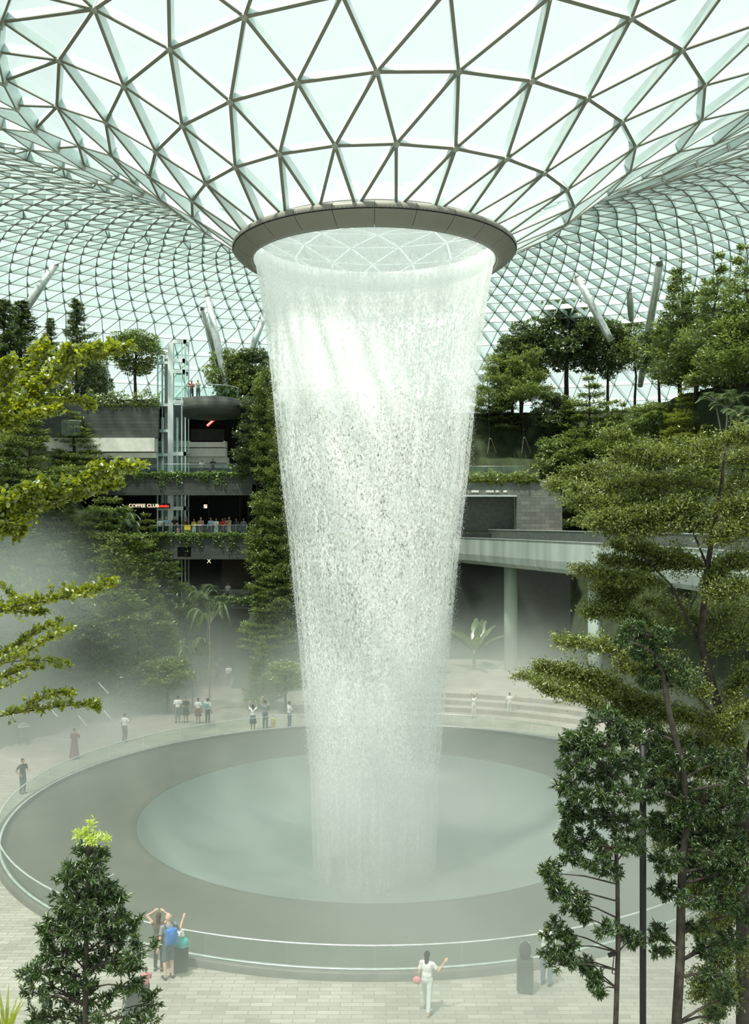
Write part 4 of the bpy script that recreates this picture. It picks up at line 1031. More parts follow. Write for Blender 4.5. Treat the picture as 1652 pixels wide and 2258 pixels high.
# --- lance-leaved trees
def rosette_tree(name, label, loc_px, D, trunk, pads, seed, leaf=.10, tr=.045, sparse=1.0, wid=.24, skel=None, newtop=None, mat_='lf_lance', per=26):
    global R; R = np.random.default_rng(seed); b = P(loc_px, 1150, D); o = empty(name, (b.x, b.y, 0), label=label, cat='tree'); O = np.array(o.location)
    wd_ = MB(); fo = Fol(); tp = [p-O for p in poly(trunk, D)]
    wd_.tube([tuple(p) for p in tp], list(np.linspace(tr, tr*.45, len(tp))), 10)
    for (cx, cyy, rx, ry, n) in pads:
        c = np.array(P(cx, cyy, D+R.uniform(-.3, .3)))-O; sx, sz = rx*D/F, ry*D/F
        # nearest trunk point a little below feeds the pad
        j = min(range(len(tp)), key=lambda k: abs(tp[k][2]-(c[2]-.2))+.3*abs(tp[k][0]-c[0])); s0 = tp[j]
        for q in tp:
            pass
        t_ = np.linspace(0, 1, 5)[:, None]; t_ = t_; best = s0
        for k in range(len(tp)-1):
            for f in (0, .25, .5, .75):
                qq = tp[k]*(1-f)+tp[k+1]*f
                if abs(qq[2]-(c[2]-.25*abs(c[0]-qq[0])-.05)) < abs(best[2]-(c[2]-.25*abs(c[0]-best[0])-.05)): best = qq
        wd_.tube([tuple(best), tuple((best+c)/2+np.array([0, 0, .04])), tuple(c)], [tr*.32, tr*.24, tr*.12], 5, caps=False)
        for i in range(int(n*1.35)):
            v = R.normal(0, 1, 3); v /= np.linalg.norm(v); v *= R.uniform(.35, 1.0)**.5
            e = c+v*np.array([sx, (sx+sz)*.5, sz]); m = c+(e-c)*.5+R.normal(0, .02, 3)
            wd_.tube([tuple(c+(e-c)*.15), tuple(m), tuple(e)], [.006, .004, .003], 3, caps=False)
            k = int(per*sparse*R.uniform(.7, 1.3)); dirn = v+np.array([0, 0, .5]); dirn /= np.linalg.norm(dirn)
            ax = dirn*.55+R.normal(0, .6, (k, 3)); l = leaf*R.uniform(.6, 1.2, k)
            back = R.uniform(0, .10, k)[:, None]
            fo.many(e-dirn*back+R.normal(0, .012, (k, 3)), ax, np.array([0, 0, 1.])+R.normal(0, .5, (k, 3)), l, l*wid)
    wd_.build('trunk_and_branches', M['bark'], o, True); fo.build('foliage', M[mat_], o, 'fold')
    if newtop:
        f2 = Fol(); c0, n = newtop
        for (x, y, z_, kk) in c0:
            c = np.array(P(x, y, D+z_))-O; k = kk; ax = R.normal(0, .7, (k, 3))+np.array([0, 0, .6]); l = leaf*.85*R.uniform(.6, 1.1, k)
            f2.many(c+R.normal(0, .035, (k, 3)), ax, np.array([0, 0, 1.])+R.normal(0, .5, (k, 3)), l, l*.34)
        f2.build('new_leaves', M['lf_new'], o, 'fold'); o.children[-1]['label'] = 'pale yellow-green new leaves at the tip'
    return o
rosette_tree('young_tree', 'young dark tree bottom left with a pale yellow-green tip', 188, 13.0,
 [(190, 2900), (188, 2258), (190, 2100), (192, 1980), (196, 1880), (200, 1835)],
 [(198, 1880, 40, 30, 26), (190, 1918, 55, 26, 30), (220, 1960, 45, 26, 22), (160, 1935, 40, 26, 22), (190, 1990, 60, 26, 30), (245, 1970, 22, 28, 10), (150, 1985, 42, 26, 20),
  (135, 2025, 46, 26, 24), (235, 2015, 50, 26, 24), (265, 1975, 22, 20, 8), (180, 2050, 60, 30, 28), (255, 2060, 46, 24, 20), (292, 2030, 26, 20, 10), (110, 2055, 40, 24, 20),
  (140, 2100, 60, 26, 28), (225, 2110, 56, 28, 24), (300, 2075, 18, 22, 7), (95, 2140, 46, 26, 18), (60, 2150, 26, 22, 10), (180, 2150, 60, 28, 20), (270, 2130, 40, 24, 18), (300, 2110, 30, 20, 12),
  (125, 2190, 60, 28, 20), (215, 2200, 60, 26, 18), (290, 2175, 34, 22, 14), (80, 2190, 36, 22, 10), (330, 2210, 30, 26, 10), (150, 2235, 60, 24, 16), (80, 2240, 40, 20, 12), (250, 2240, 60, 22, 12), (320, 2245, 40, 20, 10), (340, 2080, 10, 16, 4)],
 5, leaf=.105, per=15, newtop=([(200, 1818, 0, 30), (190, 1838, 0, 50), (215, 1845, .1, 50), (170, 1845, -.1, 40), (235, 1852, 0, 40), (200, 1856, -.15, 60)], 1))
rosette_tree('slender_tree', 'lance-leaved tree with a thin straight trunk left of the black pole', 1360, 14.0,
 [(1357, 2900), (1358, 2258), (1363, 2100), (1362, 1950), (1358, 1850), (1350, 1750), (1340, 1620)],
 [(1340, 1590, 60, 36, 30), (1290, 1620, 46, 30, 26), (1255, 1635, 24, 24, 14), (1330, 1650, 70, 34, 34), (1390, 1620, 50, 36, 26), (1262, 1680, 36, 26, 22), (1320, 1700, 60, 30, 30), (1390, 1690, 46, 34, 24),
  (1250, 1730, 28, 26, 18), (1300, 1750, 54, 26, 28), (1370, 1750, 50, 30, 26), (1256, 1790, 34, 28, 22), (1310, 1800, 50, 26, 20), (1380, 1810, 50, 30, 24), (1246, 1840, 26, 28, 18), (1290, 1850, 44, 26, 20),
  (1350, 1870, 50, 26, 22), (1400, 1860, 40, 26, 18), (1262, 1885, 30, 24, 16), (1310, 1900, 44, 22, 14), (1345, 1920, 30, 20, 9),
  (1215, 1925, 26, 28, 16), (1235, 1965, 34, 30, 20), (1265, 1990, 36, 32, 20), (1285, 2020, 22, 22, 10), (1225, 2050, 40, 26, 16), (1255, 2085, 34, 24, 14), (1215, 2100, 32, 18, 10), (1240, 2125, 34, 20, 12),
  (1290, 2130, 26, 26, 12), (1310, 2160, 24, 26, 12), (1320, 2185, 16, 16, 6), (1340, 2050, 40, 18, 9), (1375, 2060, 26, 16, 7), (1400, 2070, 26, 22, 9)],
 6, leaf=.095)
rosette_tree('leaning_tree', 'dark tree right of the black pole with a thick knotted trunk', 1495, 15.0,
 [(1493, 2900), (1492, 2258), (1500, 2120), (1502, 2000), (1505, 1900), (1518, 1800), (1505, 1690), (1478, 1580), (1462, 1490), (1440, 1400)],
 [(1440, 1400, 46, 26, 24), (1400, 1385, 30, 22, 14), (1430, 1440, 50, 26, 24), (1370, 1410, 24, 18, 10), (1480, 1470, 44, 28, 22), (1440, 1500, 46, 22, 18), (1520, 1500, 40, 22, 14),
  (1440, 1680, 34, 30, 20), (1470, 1740, 46, 34, 26), (1540, 1760, 60, 36, 30), (1600, 1780, 60, 40, 34), (1450, 1820, 40, 34, 24), (1520, 1840, 60, 34, 34), (1600, 1850, 60, 36, 34), (1470, 1900, 44, 30, 24),
  (1540, 1920, 60, 30, 32), (1610, 1930, 50, 30, 28), (1460, 1960, 36, 24, 14), (1530, 1980, 50, 24, 20), (1600, 1990, 50, 24, 22), (1450, 2060, 36, 22, 14), (1540, 2040, 36, 22, 12), (1560, 2090, 40, 30, 14), (1455, 2100, 30, 16, 8),
  (1580, 2150, 34, 24, 12), (1430, 1620, 40, 36, 24), (1500, 1660, 60, 36, 30), (1590, 1680, 60, 36, 30), (1640, 1730, 50, 40, 30), (1430, 1740, 36, 40, 24), (1640, 1900, 40, 40, 24), (1500, 1800, 50, 30, 24), (1560, 1880, 50, 30, 24), (1640, 2010, 40, 30, 20), (1620, 2070, 34, 26, 14), (1600, 2200, 30, 24, 10), (1580, 2240, 24, 18, 7)],
 7, leaf=.085, tr=.085, per=40)
# tree behind, its crown above the pole
# --- corner strap plant and the pole
sp = empty('strap_leaf_plant', tuple(P(12, 2500, 12.0)), label='strap-leaved plant in the bottom left corner', cat='plant'); sp.location.z = 0
zz = P(12, 2258, 12.0).z
for k in range(14):
    mb = MB(); a = 2*PI*k/14; R_ = np.random.default_rng(k)
    e = np.array([math.cos(a)*.28, math.sin(a)*.28, zz+.45*R_.uniform(.5, .9)]); s0 = np.array([0, 0, zz-.35]); sv = np.array([-math.sin(a), math.cos(a), 0])*.022
    m_ = (s0+e)/2+np.array([0, 0, .12]); pts = [s0, m_, e]
    for i, q in enumerate(pts):
        ww = (1, 1, .1)[i]; mb.v += [tuple(q-sv*ww), tuple(q+sv*ww)]
    mb.f += [(0, 1, 3, 2), (2, 3, 5, 4)]; mb.build('leaf', M['lf_bright'], sp)
MB().tube([(0, 0, 0), (0, 0, zz-.3)], .05, 8).build('stem', M['bark'], sp, True)
pole = empty('black_pole', tuple(P(1418, 1150, 15.0)), label='slim black lamp pole rising through the trees on the right', cat='pole'); pole.location.z = 0
zt_ = P(1418, 1640, 15.0).z
MB().tube([(0, 0, 0), (0, 0, zt_)], .052, 16).build('shaft', M['black'], pole, True)
MB().tube([(0, 0, zt_), (0, 0, zt_+.04)], [.058, .03], 16).build('cap', M['black'], pole, True)
for z_, s in ((zt_+.0, 1), (zt_-.75, -1), (zt_-.72, 1)):
    hd = MB().tube([(0, 0, z_), (.12*s, .05, z_+.02)], .015, 6).tube([(.10*s, .05, z_+.06), (.20*s, .12, z_-.02)], [.045, .055], 12).build('spotlight', M['black'], pole)
cm = empty('tree_spotlight', tuple(P(1350, 2110, 14.0)), label='small black spotlight on a bracket beside the thin trunk', cat='light')
MB().tube([(-.06, 0, .02), (.05, 0, .06)], .035, 10).build('head', M['black'], cm); MB().tube([(.03, 0, .02), (0, 0, -.25), (.07, 0, -.27)], .008, 6).build('bracket', M['black'], cm)
# ------------------------------------------------------------------ people
def cap(mb, a, b, ra, rb, n=8):
    """tapered limb with rounded ends"""
    a, b = Vector(a), Vector(b); d = b-a; L = max(d.length, 1e-4); d.normalize()
    pts = [a-d*ra*.8, a-d*ra*.45, a, a.lerp(b, .5), b, b+d*rb*.45, b+d*rb*.8]; rr = [ra*.35, ra*.82, ra, (ra+rb)/2, rb, rb*.82, rb*.35]
    mb.tube(pts, rr, n)
def remesh(mb, vox, smooth=4):
    me = bpy.data.meshes.new('tmp'); me.from_pydata(mb.v, [], mb.f); me.update(); bm_ = bmesh.new(); bm_.from_mesh(me)
    bmesh.ops.recalc_face_normals(bm_, faces=bm_.faces); bm_.to_mesh(me); bm_.free()
    o = bpy.data.objects.new('tmp', me); COL.objects.link(o)
    m = o.modifiers.new('r', 'REMESH'); m.mode = 'VOXEL'; m.voxel_size = vox; m.use_smooth_shade = True
    s = o.modifiers.new('s', 'SMOOTH'); s.factor = .5; s.iterations = smooth
    bpy.context.view_layer.update()
    r = bpy.data.meshes.new_from_object(o.evaluated_get(bpy.context.evaluated_depsgraph_get()))
    bpy.data.objects.remove(o); bpy.data.meshes.remove(me); return r
def mesh_obj(name, me, m, parent):
    me.name = name; me.materials.clear(); me.materials.append(m); o = bpy.data.objects.new(name, me); COL.objects.link(o); o.parent = parent; return o
CLR = {}
def cm_(name, c, **k):
    if name not in CLR: CLR[name] = mat(name, c, .85, var=.06, scale=14, **k)
    return CLR[name]
SKIN = {'a': mat('skin_light', (.62, .40, .28), .55, var=.03), 'b': mat('skin_tan', (.42, .25, .16), .55, var=.03), 'c': mat('skin_brown', (.25, .15, .10), .55, var=.03)}
COLS = {'white': (.80, .82, .80), 'black': (.02, .02, .022), 'navy': (.03, .04, .08), 'ltblue': (.36, .50, .62), 'grey': (.22, .24, .26), 'dkgrey': (.07, .075, .08), 'yellow': (.75, .58, .06), 'red': (.55, .05, .05), 'maroon': (.16, .04, .045),
        'tan': (.42, .30, .20), 'beige': (.55, .48, .36), 'teal': (.05, .38, .36), 'slate': (.09, .13, .17), 'purple': (.12, .08, .22), 'pink': (.65, .25, .28), 'blue': (.05, .18, .50), 'lime': (.70, .72, .10), 'brown': (.12, .08, .06), 'pale': (.62, .66, .62), 'denim': (.12, .17, .24)}
HAIRC = {'dark': (.02, .016, .013), 'brown': (.09, .05, .03), 'grey': (.40, .39, .36), 'bald': None, 'white': (.8, .8, .78)}
def col_mat(k): return cm_('cloth_'+k, COLS[k])
def person(x, y, z, face, label, H=1.68, top='white', bot='navy', hair='dark', skin='b', arms=('down', 'down'), kind='trousers', stride=.0, sleeve='short', vox=.013, hairlen=0, sex='m', lean=0, group=None, head_yaw=0, shoe='black'):
    """face: heading in degrees, 0 = towards -Y (the camera), 90 = +X"""
    o = empty('person', (x, y, z), math.radians(face), label=label, cat='person', group=group)
    s = H/1.72; V = lambda a, b, c: Vector((a*s, b*s, c*s))       # local: -Y is forward
    sw = .185 if sex == 'm' else .165
    ln = lambda p: Vector((p.x, p.y-lean*max(0, p.z-.95*s), p.z))
    pel = V(0, 0, .94); neck = ln(V(0, .01, 1.44)); chest = ln(V(0, .0, 1.27)); head = ln(V(0, -.015, 1.60)); waist = ln(V(0, .0, 1.08))
    body = MB()
    body.ell(head, (.075*s, .092*s, .112*s), 12, 9); cap(body, head+V(0, -.03, -.05), head+V(0, -.045, -.075), .05*s, .035*s)     # skull and jaw
    cap(body, neck, head+V(0, .01, -.06), .052*s, .05*s)
    hy = math.radians(head_yaw)
    fw = Vector((math.sin(hy), -math.cos(hy), 0)); sdv = Vector((math.cos(hy), math.sin(hy), 0))
    cap(body, head+fw*.085*s+V(0, 0, .01), head+fw*.105*s+V(0, 0, -.02), .010*s, .014*s, 6)      # nose
    for q in (-1, 1): body.ell(head+sdv*q*.078*s+V(0, 0, -.005), (.014*s, .02*s, .03*s), 6, 5)
    body.ell(chest, (sw*.88*s, .115*s, .19*s), 12, 8); body.ell(waist, (.135*s, .10*s, .15*s), 12, 8); body.ell(pel, (.16*s, .115*s, .13*s), 12, 8)
    J = {}
    for q, nm in ((-1, 0), (1, 1)):
        sh = ln(V(q*sw, 0, 1.385)); a = arms[nm]
        E = {'down': (V(q*.06, .03, -.28), V(q*.03, -.06, -.25)), 'out': (V(q*.14, .0, -.24), V(q*.10, -.10, -.20)),
             'phone': (V(q*.06, -.12, -.24), V(-q*.06, -.16, .20)), 'raise': (V(q*.10, -.16, .14), V(-q*.06, -.12, .24)),
             'head': (V(q*.20, -.05, .20), V(-q*.20, .0, .13)), 'rail': (V(q*.07, -.14, -.23), V(-q*.05, -.22, -.04)), 'hip': (V(q*.17, .06, -.22), V(-q*.12, -.10, -.17)),
             'front': (V(q*.05, -.08, -.26), V(-q*.10, -.22, .02)), 'wave': (V(q*.14, -.06, -.22), V(q*.14, -.10, .22)), 'fold': (V(q*.08, -.06, -.27), V(-q*.20, -.12, .05))}[a]
        el = sh+E[0]; wr_ = el+E[1]*1.0; J[nm] = (sh, el, wr_)
        body.ell(sh, (.055*s, .055*s, .055*s), 8, 6)
        cap(body, sh, el, .047*s, .038*s); cap(body, el, wr_, .038*s, .026*s)
        d = (wr_-el).normalized(); pa = wr_+d*.05*s; cap(body, wr_, wr_+d*.075*s, .024*s, .034*s, 8)
        sd = d.cross(Vector((0, 1, .2))).normalized()*q
        if vox < .012:
            for f in range(4):
                r0 = wr_+d*.085*s+sd*(f-1.5)*.019*s; l1 = (.040, .046, .043, .034)[f]*s; bend = Vector((0, -.35, -.25))
                m1 = r0+d*l1; m2 = m1+(d+bend).normalized()*l1*.85
                cap(body, r0-d*.02*s, m1, .0085*s, .008*s, 6); cap(body, m1, m2, .008*s, .007*s, 6)
            t0 = wr_+d*.03*s-sd*.022*s; t1 = t0+(d-sd*.9).normalized()*.045*s; cap(body, t0, t1, .011*s, .009*s, 6); cap(body, t1, t1+d*.03*s, .009*s, .008*s, 6)
        else:
            for f in range(4):
                r0 = wr_+d*.085*s+sd*(f-1.5)*.026*s; l1 = (.065, .078, .072, .055)[f]*s; cap(body, r0-d*.02*s, r0+(d+Vector((0, -.2, -.1))).normalized()*l1, .0115*s, .010*s, 6)
            t0 = wr_+d*.03*s-sd*.03*s; cap(body, t0, t0+(d-sd*.9).normalized()*.06*s, .013*s, .011*s, 6)
    L_ = {}
    for q in (-1, 1):
        st = stride*q*s
        hip = V(q*.085, 0, .90); kn = V(q*.095, -.03, .49)+Vector((0, -st*.5, 0)); an = V(q*.10, .02, .085)+Vector((0, -st, .0 if st >= 0 else abs(st)*.12))
        if st < 0: kn.y += .02
        L_[q] = (hip, kn, an)
        cap(body, hip, kn, .082*s, .055*s); cap(body, kn, kn.lerp(an, .35), .055*s, .056*s); cap(body, kn.lerp(an, .3), an, .054*s, .034*s)
        cap(body, an+V(0, .02, -.04), an+V(q*.015, -.15, -.055), .036*s, .028*s)
    mesh_obj('body', remesh(body, vox*s), SKIN[skin], o)
    # clothes follow the same limbs, a little wider
    g = .012
    if kind != 'dress':
        sh_ = MB(); sh_.ell(chest, ((sw*.88+g)*s, (.115+g)*s, .20*s), 12, 8); sh_.ell(waist+V(0, 0, -.02), (.155*s, .125*s, .19*s), 12, 8); cap(sh_, neck+V(0, 0, -.03), chest, .07*s, .10*s)
        cap(sh_, J[0][0], J[1][0], .062*s, .062*s)
        for nm in (0, 1):
            a, b, c = J[nm]
            if sleeve == 'none': cap(sh_, a, a.lerp(b, .05), .06*s, .06*s)
            elif sleeve == 'short': cap(sh_, a, a.lerp(b, .62), .062*s, .062*s)
            else: cap(sh_, a, b, .058*s, .048*s); cap(sh_, b, b.lerp(c, .88), .048*s, .038*s)
        mesh_obj('shirt', remesh(sh_, .018*s, 3), col_mat(top), o)
    if kind in ('trousers', 'shorts', 'leggings'):
        t = MB(); t.ell(pel+V(0, 0, -.01), (.172*s, .130*s, .14*s), 12, 8)
        for q in (-1, 1):
            h, k, a = L_[q]
            if kind == 'shorts': cap(t, h, h.lerp(k, .92), .098*s, .088*s)
            else:
                w2 = .012 if kind == 'leggings' else .024
                cap(t, h, k, .088*s+g*s, (.056+w2)*s); cap(t, k, k.lerp(a, .93), (.056+w2)*s, (.036+w2)*s)
        mesh_obj('trousers' if kind != 'shorts' else 'shorts', remesh(t, .018*s, 3), col_mat(bot), o)
    elif kind == 'skirt':
        t = MB(); t.lathe([(.135*s, 1.04*s), (.175*s, .92*s), (.20*s, .75*s), (.23*s, .52*s), (.22*s, .52*s), (.16*s, .9*s)], 20, closed=True); mesh = t.build('skirt', col_mat(bot), o, True)
    elif kind == 'dress':
        t = MB(); t.ell(chest, ((sw*.88+g)*s, (.115+g)*s, .20*s), 12, 8); cap(t, neck+V(0, 0, -.03), chest, .07*s, .10*s); cap(t, J[0][0], J[1][0], .062*s, .062*s)
        for nm in (0, 1): a, b, c = J[nm]; cap(t, a, b, .062*s, .055*s); cap(t, b, b.lerp(c, .85), .055*s, .05*s)
        pts = [waist+V(0, 0, .05), pel, V(0, 0, .6), V(0, 0, .3), V(0, 0, .06)]; t.tube(pts, [.15*s, .18*s, .215*s, .25*s, .285*s], 18)
        mesh_obj('long_dress', remesh(t, .02*s, 3), col_mat(top), o)
    hc = HAIRC.get(hair)
    if hc is not None:
        h = MB(); h.ell(head-fw*.018*s+V(0, 0, .022), (.084*s, .098*s, .104*s), 12, 9)
        bm2 = [v for v in h.v]
        if hairlen: cap(h, head-fw*.05*s+V(0, 0, -.02), head-fw*.07*s+V(0, 0, -.10-hairlen), .075*s, .055*s)
        # keep the face free
        hm = remesh(h, .012*s, 2); b2 = bmesh.new(); b2.from_mesh(hm)
        kill = [v for v in b2.verts if (Vector((v.co.x-head.x, v.co.y-head.y, 0)).dot(fw) > .035*s and v.co.z < head.z+.045*s) or (hairlen == 0 and v.co.z < head.z-.045*s)]
        bmesh.ops.delete(b2, geom=kill, context='VERTS'); b2.to_mesh(hm); b2.free()
        mesh_obj('hair', hm, cm_('hair_'+hair, hc), o)
    for q in (-1, 1):
        MB().ell(head+fw*.084*s+sdv*q*.030*s+V(0, 0, .012), (.012*s, .012*s, .007*s), 6, 5).build('eye', cm_('eye_dark', (.03, .02, .02)), o, True)
        h, k, a = L_[q]; sm = MB(); cap(sm, a+V(0, .03, -.045), a+V(q*.015, -.16, -.052), .042*s, .034*s, 10); so = sm.build('shoe', col_mat(shoe), o, True)
    MB().tube([head+fw*.088*s+sdv*-.02*s+V(0, 0, -.052), head+fw*.094*s+V(0, 0, -.055), head+fw*.088*s+sdv*.02*s+V(0, 0, -.052)], .006*s, 5).build('mouth', cm_('lip', (.35, .10, .09)), o)
    return o, J, head, s
def backpack(par, J, s, c='blue'):
    a = (J[0][0]+J[1][0])/2
    b = MB(); b.ell(a+Vector((0, .20*s, -.20*s)), (.15*s, .10*s, .23*s), 12, 8); b.box(-.14*s, .14*s, .10*s, .26*s, a.z-.40*s, a.z-.02*s)
    bp = mesh_obj('backpack', remesh(b, .02*s, 4), col_mat(c), None); bp.parent = None; bp.matrix_world = par.matrix_basis; bp['category'] = 'backpack'
    st = MB()
    for k in (0, 1):
        q = J[k][0]*.62+a*.38; st.tube([q+Vector((0, .12*s, -.02*s)), q+Vector((0, .02*s, .065*s)), q+Vector((0, -.11*s, -.02*s)), q+Vector((0, -.12*s, -.2*s)), q+Vector((0, .02, -.34*s))], .018*s, 6)
    s_ = st.build('straps', col_mat('dkgrey'), bp, True); return bp
def at_ground(px, py): d = F*CZ/(py-HY); return P(px, py, d), d
def gp(px, py, hpx, face, label, **k):
    p, d = at_ground(px, py); H = max(1.0, min(1.9, hpx*d/F)) if 'H' not in k else k.pop('H'); return person(p.x, p.y, 0, face, label, H=H, **k)
ROW = 'people watching along the middle ledge railing'
yb = YF+.75
def bp_(px, label, face=0, **k):
    dd = k.pop('dy', 0); yy = yb+dd; x = (px-CXP)*(yy-CY)/F
    return person(x, yy, 11.43, face, label, vox=.016, group=ROW, **k)
bp_(353, 'person in a white shirt, first from the left behind the middle ledge railing', top='white', bot='navy', arms=('rail', 'rail'), H=1.7)
bp_(367, 'grey-haired person in light blue shirt leaning on the middle ledge rail', top='ltblue', bot='dkgrey', hair='grey', skin='a', arms=('rail', 'out'), H=1.78, lean=.15)
bp_(386, 'grey-haired person in a black shirt with both hands on the rail', top='black', bot='navy', hair='grey', skin='a', arms=('rail', 'rail'), H=1.8)
bp_(407, 'person in a dark top raising a phone beside the yellow bag', top='brown', bot='black', arms=('phone', 'raise'), H=1.66)
bp_(428, 'person in yellow top and white trousers holding up both hands', top='yellow', bot='white', hair='dark', arms=('phone', 'phone'), H=1.6, sex='f', face=15)
bp_(443, 'balding person in a tan shirt resting one elbow, right of the yellow top', top='tan', bot='brown', hair='bald', skin='a', arms=('fold', 'rail'), H=1.74)
bp_(465, 'person in light blue long-sleeved shirt standing at the middle ledge', top='ltblue', bot='black', arms=('down', 'front'), H=1.72, sleeve='long')
bp_(477, 'person in a white blouse looking down at their hands', top='white', bot='pale', arms=('front', 'front'), H=1.66, sex='f')
bp_(491, 'person in a red shirt half behind the person in tan', top='red', bot='black', arms=('front', 'down'), H=1.66, dy=.25)
bp_(505, 'person in tan jacket leaning forward on the middle ledge rail', top='tan', bot='beige', hair='grey', skin='b', arms=('rail', 'rail'), H=1.76, sleeve='long', face=-20)
bp_(521, 'person in dark grey standing alone in the shade right of the tan jacket', top='dkgrey', bot='black', arms=('down', 'front'), H=1.66, dy=.5)
bp_(537, 'person in faded grey at the far right end of the middle ledge', top='grey', bot='black', arms=('down', 'down'), H=1.66, dy=.6)
bp_(497, 'person in a pink top behind the red shirt', top='pink', bot='navy', arms=('down', 'down'), H=1.72, dy=1.0)
bp_(393, 'small child in a pink top behind the glass below the black shirt', top='pink', bot='white', arms=('down', 'down'), H=.95, dy=-.15)
bp_(420, 'small child in a red top crouched by the yellow top', top='red', bot='grey', arms=('front', 'front'), H=.95, dy=.1)
yt = MB(); yt.box(-.26, .26, -.05, .05, -.42, -.02).box(-.27, .27, -.07, .07, -.06, .0); yo = yt.build('yellow_bag', col_mat('yellow')); yo.location = (fx(412), YF+.30, 12.52); tag(yo, 'bright yellow bag hung over the rail of the middle ledge', 'bag')
for px, top_, hr, lb, dy in ((424, 'red', 'dark', 'person in a red shirt on the round top balcony', 1.1), (441, 'beige', 'white', 'person in beige with a white cap on the round top balcony', .6)):
    person(fx(px)*1.01, YF+dy-.6+.0, 22.75, 0, lb, top=top_, bot='dkgrey', hair=hr, arms=('phone', 'front') if px < 430 else ('rail', 'rail'), H=1.62, vox=.016, lean=.0 if px < 430 else .2)
person(fx(443)*1.01, YF+1.1, 16.46, 20, 'person bending in a white top on the upper ledge behind the vines', top='white', bot='dkgrey', hair='white', arms=('rail', 'rail'), H=1.45, vox=.016, lean=.5)
person(fx(466)*1.01, YF+1.5, 16.46, 0, 'person in dark clothes standing back on the upper ledge', top='dkgrey', bot='black', hair='grey', arms=('down', 'front'), H=1.6, vox=.016)
person(fx(500)*1.01, YF+1.4, 6.12, 0, 'person in a pale top seated at the lowest ledge under the lit letter', top='pale', bot='brown', arms=('front', 'front'), H=1.6, vox=.016, sex='f')
# far side of the plaza
gp(392, 1594, 52, 200, 'leftmost of four visitors by the path, in white shirt and grey trousers', top='white', bot='grey', arms=('down', 'down'), H=1.75)
gp(410, 1593, 46, 20, 'person in dark clothes right beside the leftmost white shirt by the path', top='black', bot='navy', arms=('front', 'down'), sex='f', H=1.62, kind='skirt')
gp(437, 1595, 47, 180, 'person in white top and long dark red skirt by the path', top='white', bot='maroon', kind='skirt', arms=('down', 'down'), sex='f', H=1.62)
o_, J_, h_, s_ = gp(458, 1597, 48, 170, 'person in white top and black trousers raising one arm', top='white', bot='black', arms=('down', 'raise'), sex='f', H=1.65, kind='leggings')
tb = backpack(o_, J_, s_*.8, 'teal'); tag(tb, 'small teal backpack worn by the person with one arm raised by the path', 'backpack')
gp(558, 1612, 54, 190, 'long-haired person in a white top and dark skirt holding up both arms', top='white', bot='dkgrey', kind='skirt', arms=('raise', 'raise'), sex='f', hairlen=.15, H=1.64)
gp(585, 1606, 54, 180, 'person in grey taking a photograph, right of the raised arms', top='grey', bot='slate', arms=('phone', 'raise'), H=1.74)
gp(603, 1611, 25, 150, 'small child in yellow at the far edge of the basin', top='lime', bot='yellow', arms=('down', 'down'), H=.95)
gp(638, 1607, 52, 120, 'person in white shirt standing nearest the left side of the falling water', top='white', bot='slate', arms=('front', 'raise'), H=1.7)
gp(275, 1636, 56, 150, 'person in a white shirt waving one hand, alone on the sunlit paving', top='white', bot='brown', arms=('wave', 'down'), H=1.68)
gp(164, 1673, 66, 180, 'person in a long dark red dress alone on the left paving', top='maroon', kind='dress', arms=('phone', 'phone'), sex='f', hair='brown', H=1.66)
gp(50, 1750, 66, 60, 'person in a black shirt and dark trousers at the left end of the basin', top='black', bot='black', arms=('hip', 'front'), H=1.66)
p_, d_ = at_ground(52, 1640)
ub = empty('pushchair', (p_.x, p_.y, 0), 0.4, label='dark pushchair with a white cloth over its hood at the far left', cat='pushchair')
MB().lathe([(.30, 1.0), (.24, 1.12), (.12, 1.2), (.01, 1.22)], 16, 0, PI).box(-.3, .3, -.05, 0, .96, 1.0).build('white_hood', col_mat('white'), ub, True)
MB().box(-.25, .25, -.35, .25, .45, .75).build('seat', col_mat('dkgrey'), ub)
for sx0 in (-.25, .25):
    MB().tube([(sx0, .35, 1.02), (sx0, .0, .6), (sx0, -.4, .12)], .015, 6).build('frame', M['black'], ub)
    for yy in (-.4, .3): MB().tube([(sx0-.02, yy, .12), (sx0+.02, yy, .12)], .12, 14).build('wheel', M['black'], ub, True)
gp(479, 1508, 40, 0, 'person in dark clothes at the left of the shaded walkway', top='dkgrey', bot='black', arms=('down', 'down'), H=1.66)
gp(504, 1512, 40, 0, 'person with a white top walking toward the basin in the shaded walkway', top='white', bot='brown', arms=('down', 'front'), H=1.66)
gp(534, 1513, 40, 200, 'person in brown with a white bag at the right of the shaded walkway', top='brown', bot='black', arms=('down', 'out'), H=1.66, sex='f')
gp(1045, 1582, 40, 0, 'person in white with both arms up, left of two near the seating steps', top='white', bot='pale', arms=('raise', 'raise'), sex='f', H=1.5)
gp(1124, 1577, 36, 180, 'person in white with a dark bag, right of two near the seating steps', top='white', bot='pale', arms=('wave', 'down'), H=1.5)
person(-41.5*0+ (1225-CXP)*.0483, CY+98, terrain((1225-CXP)*.0483, CY+98), 0, 'person in a purple shirt under the trees on the right terrace', top='purple', bot='dkgrey', arms=('hip', 'down'), H=1.75, vox=.018)
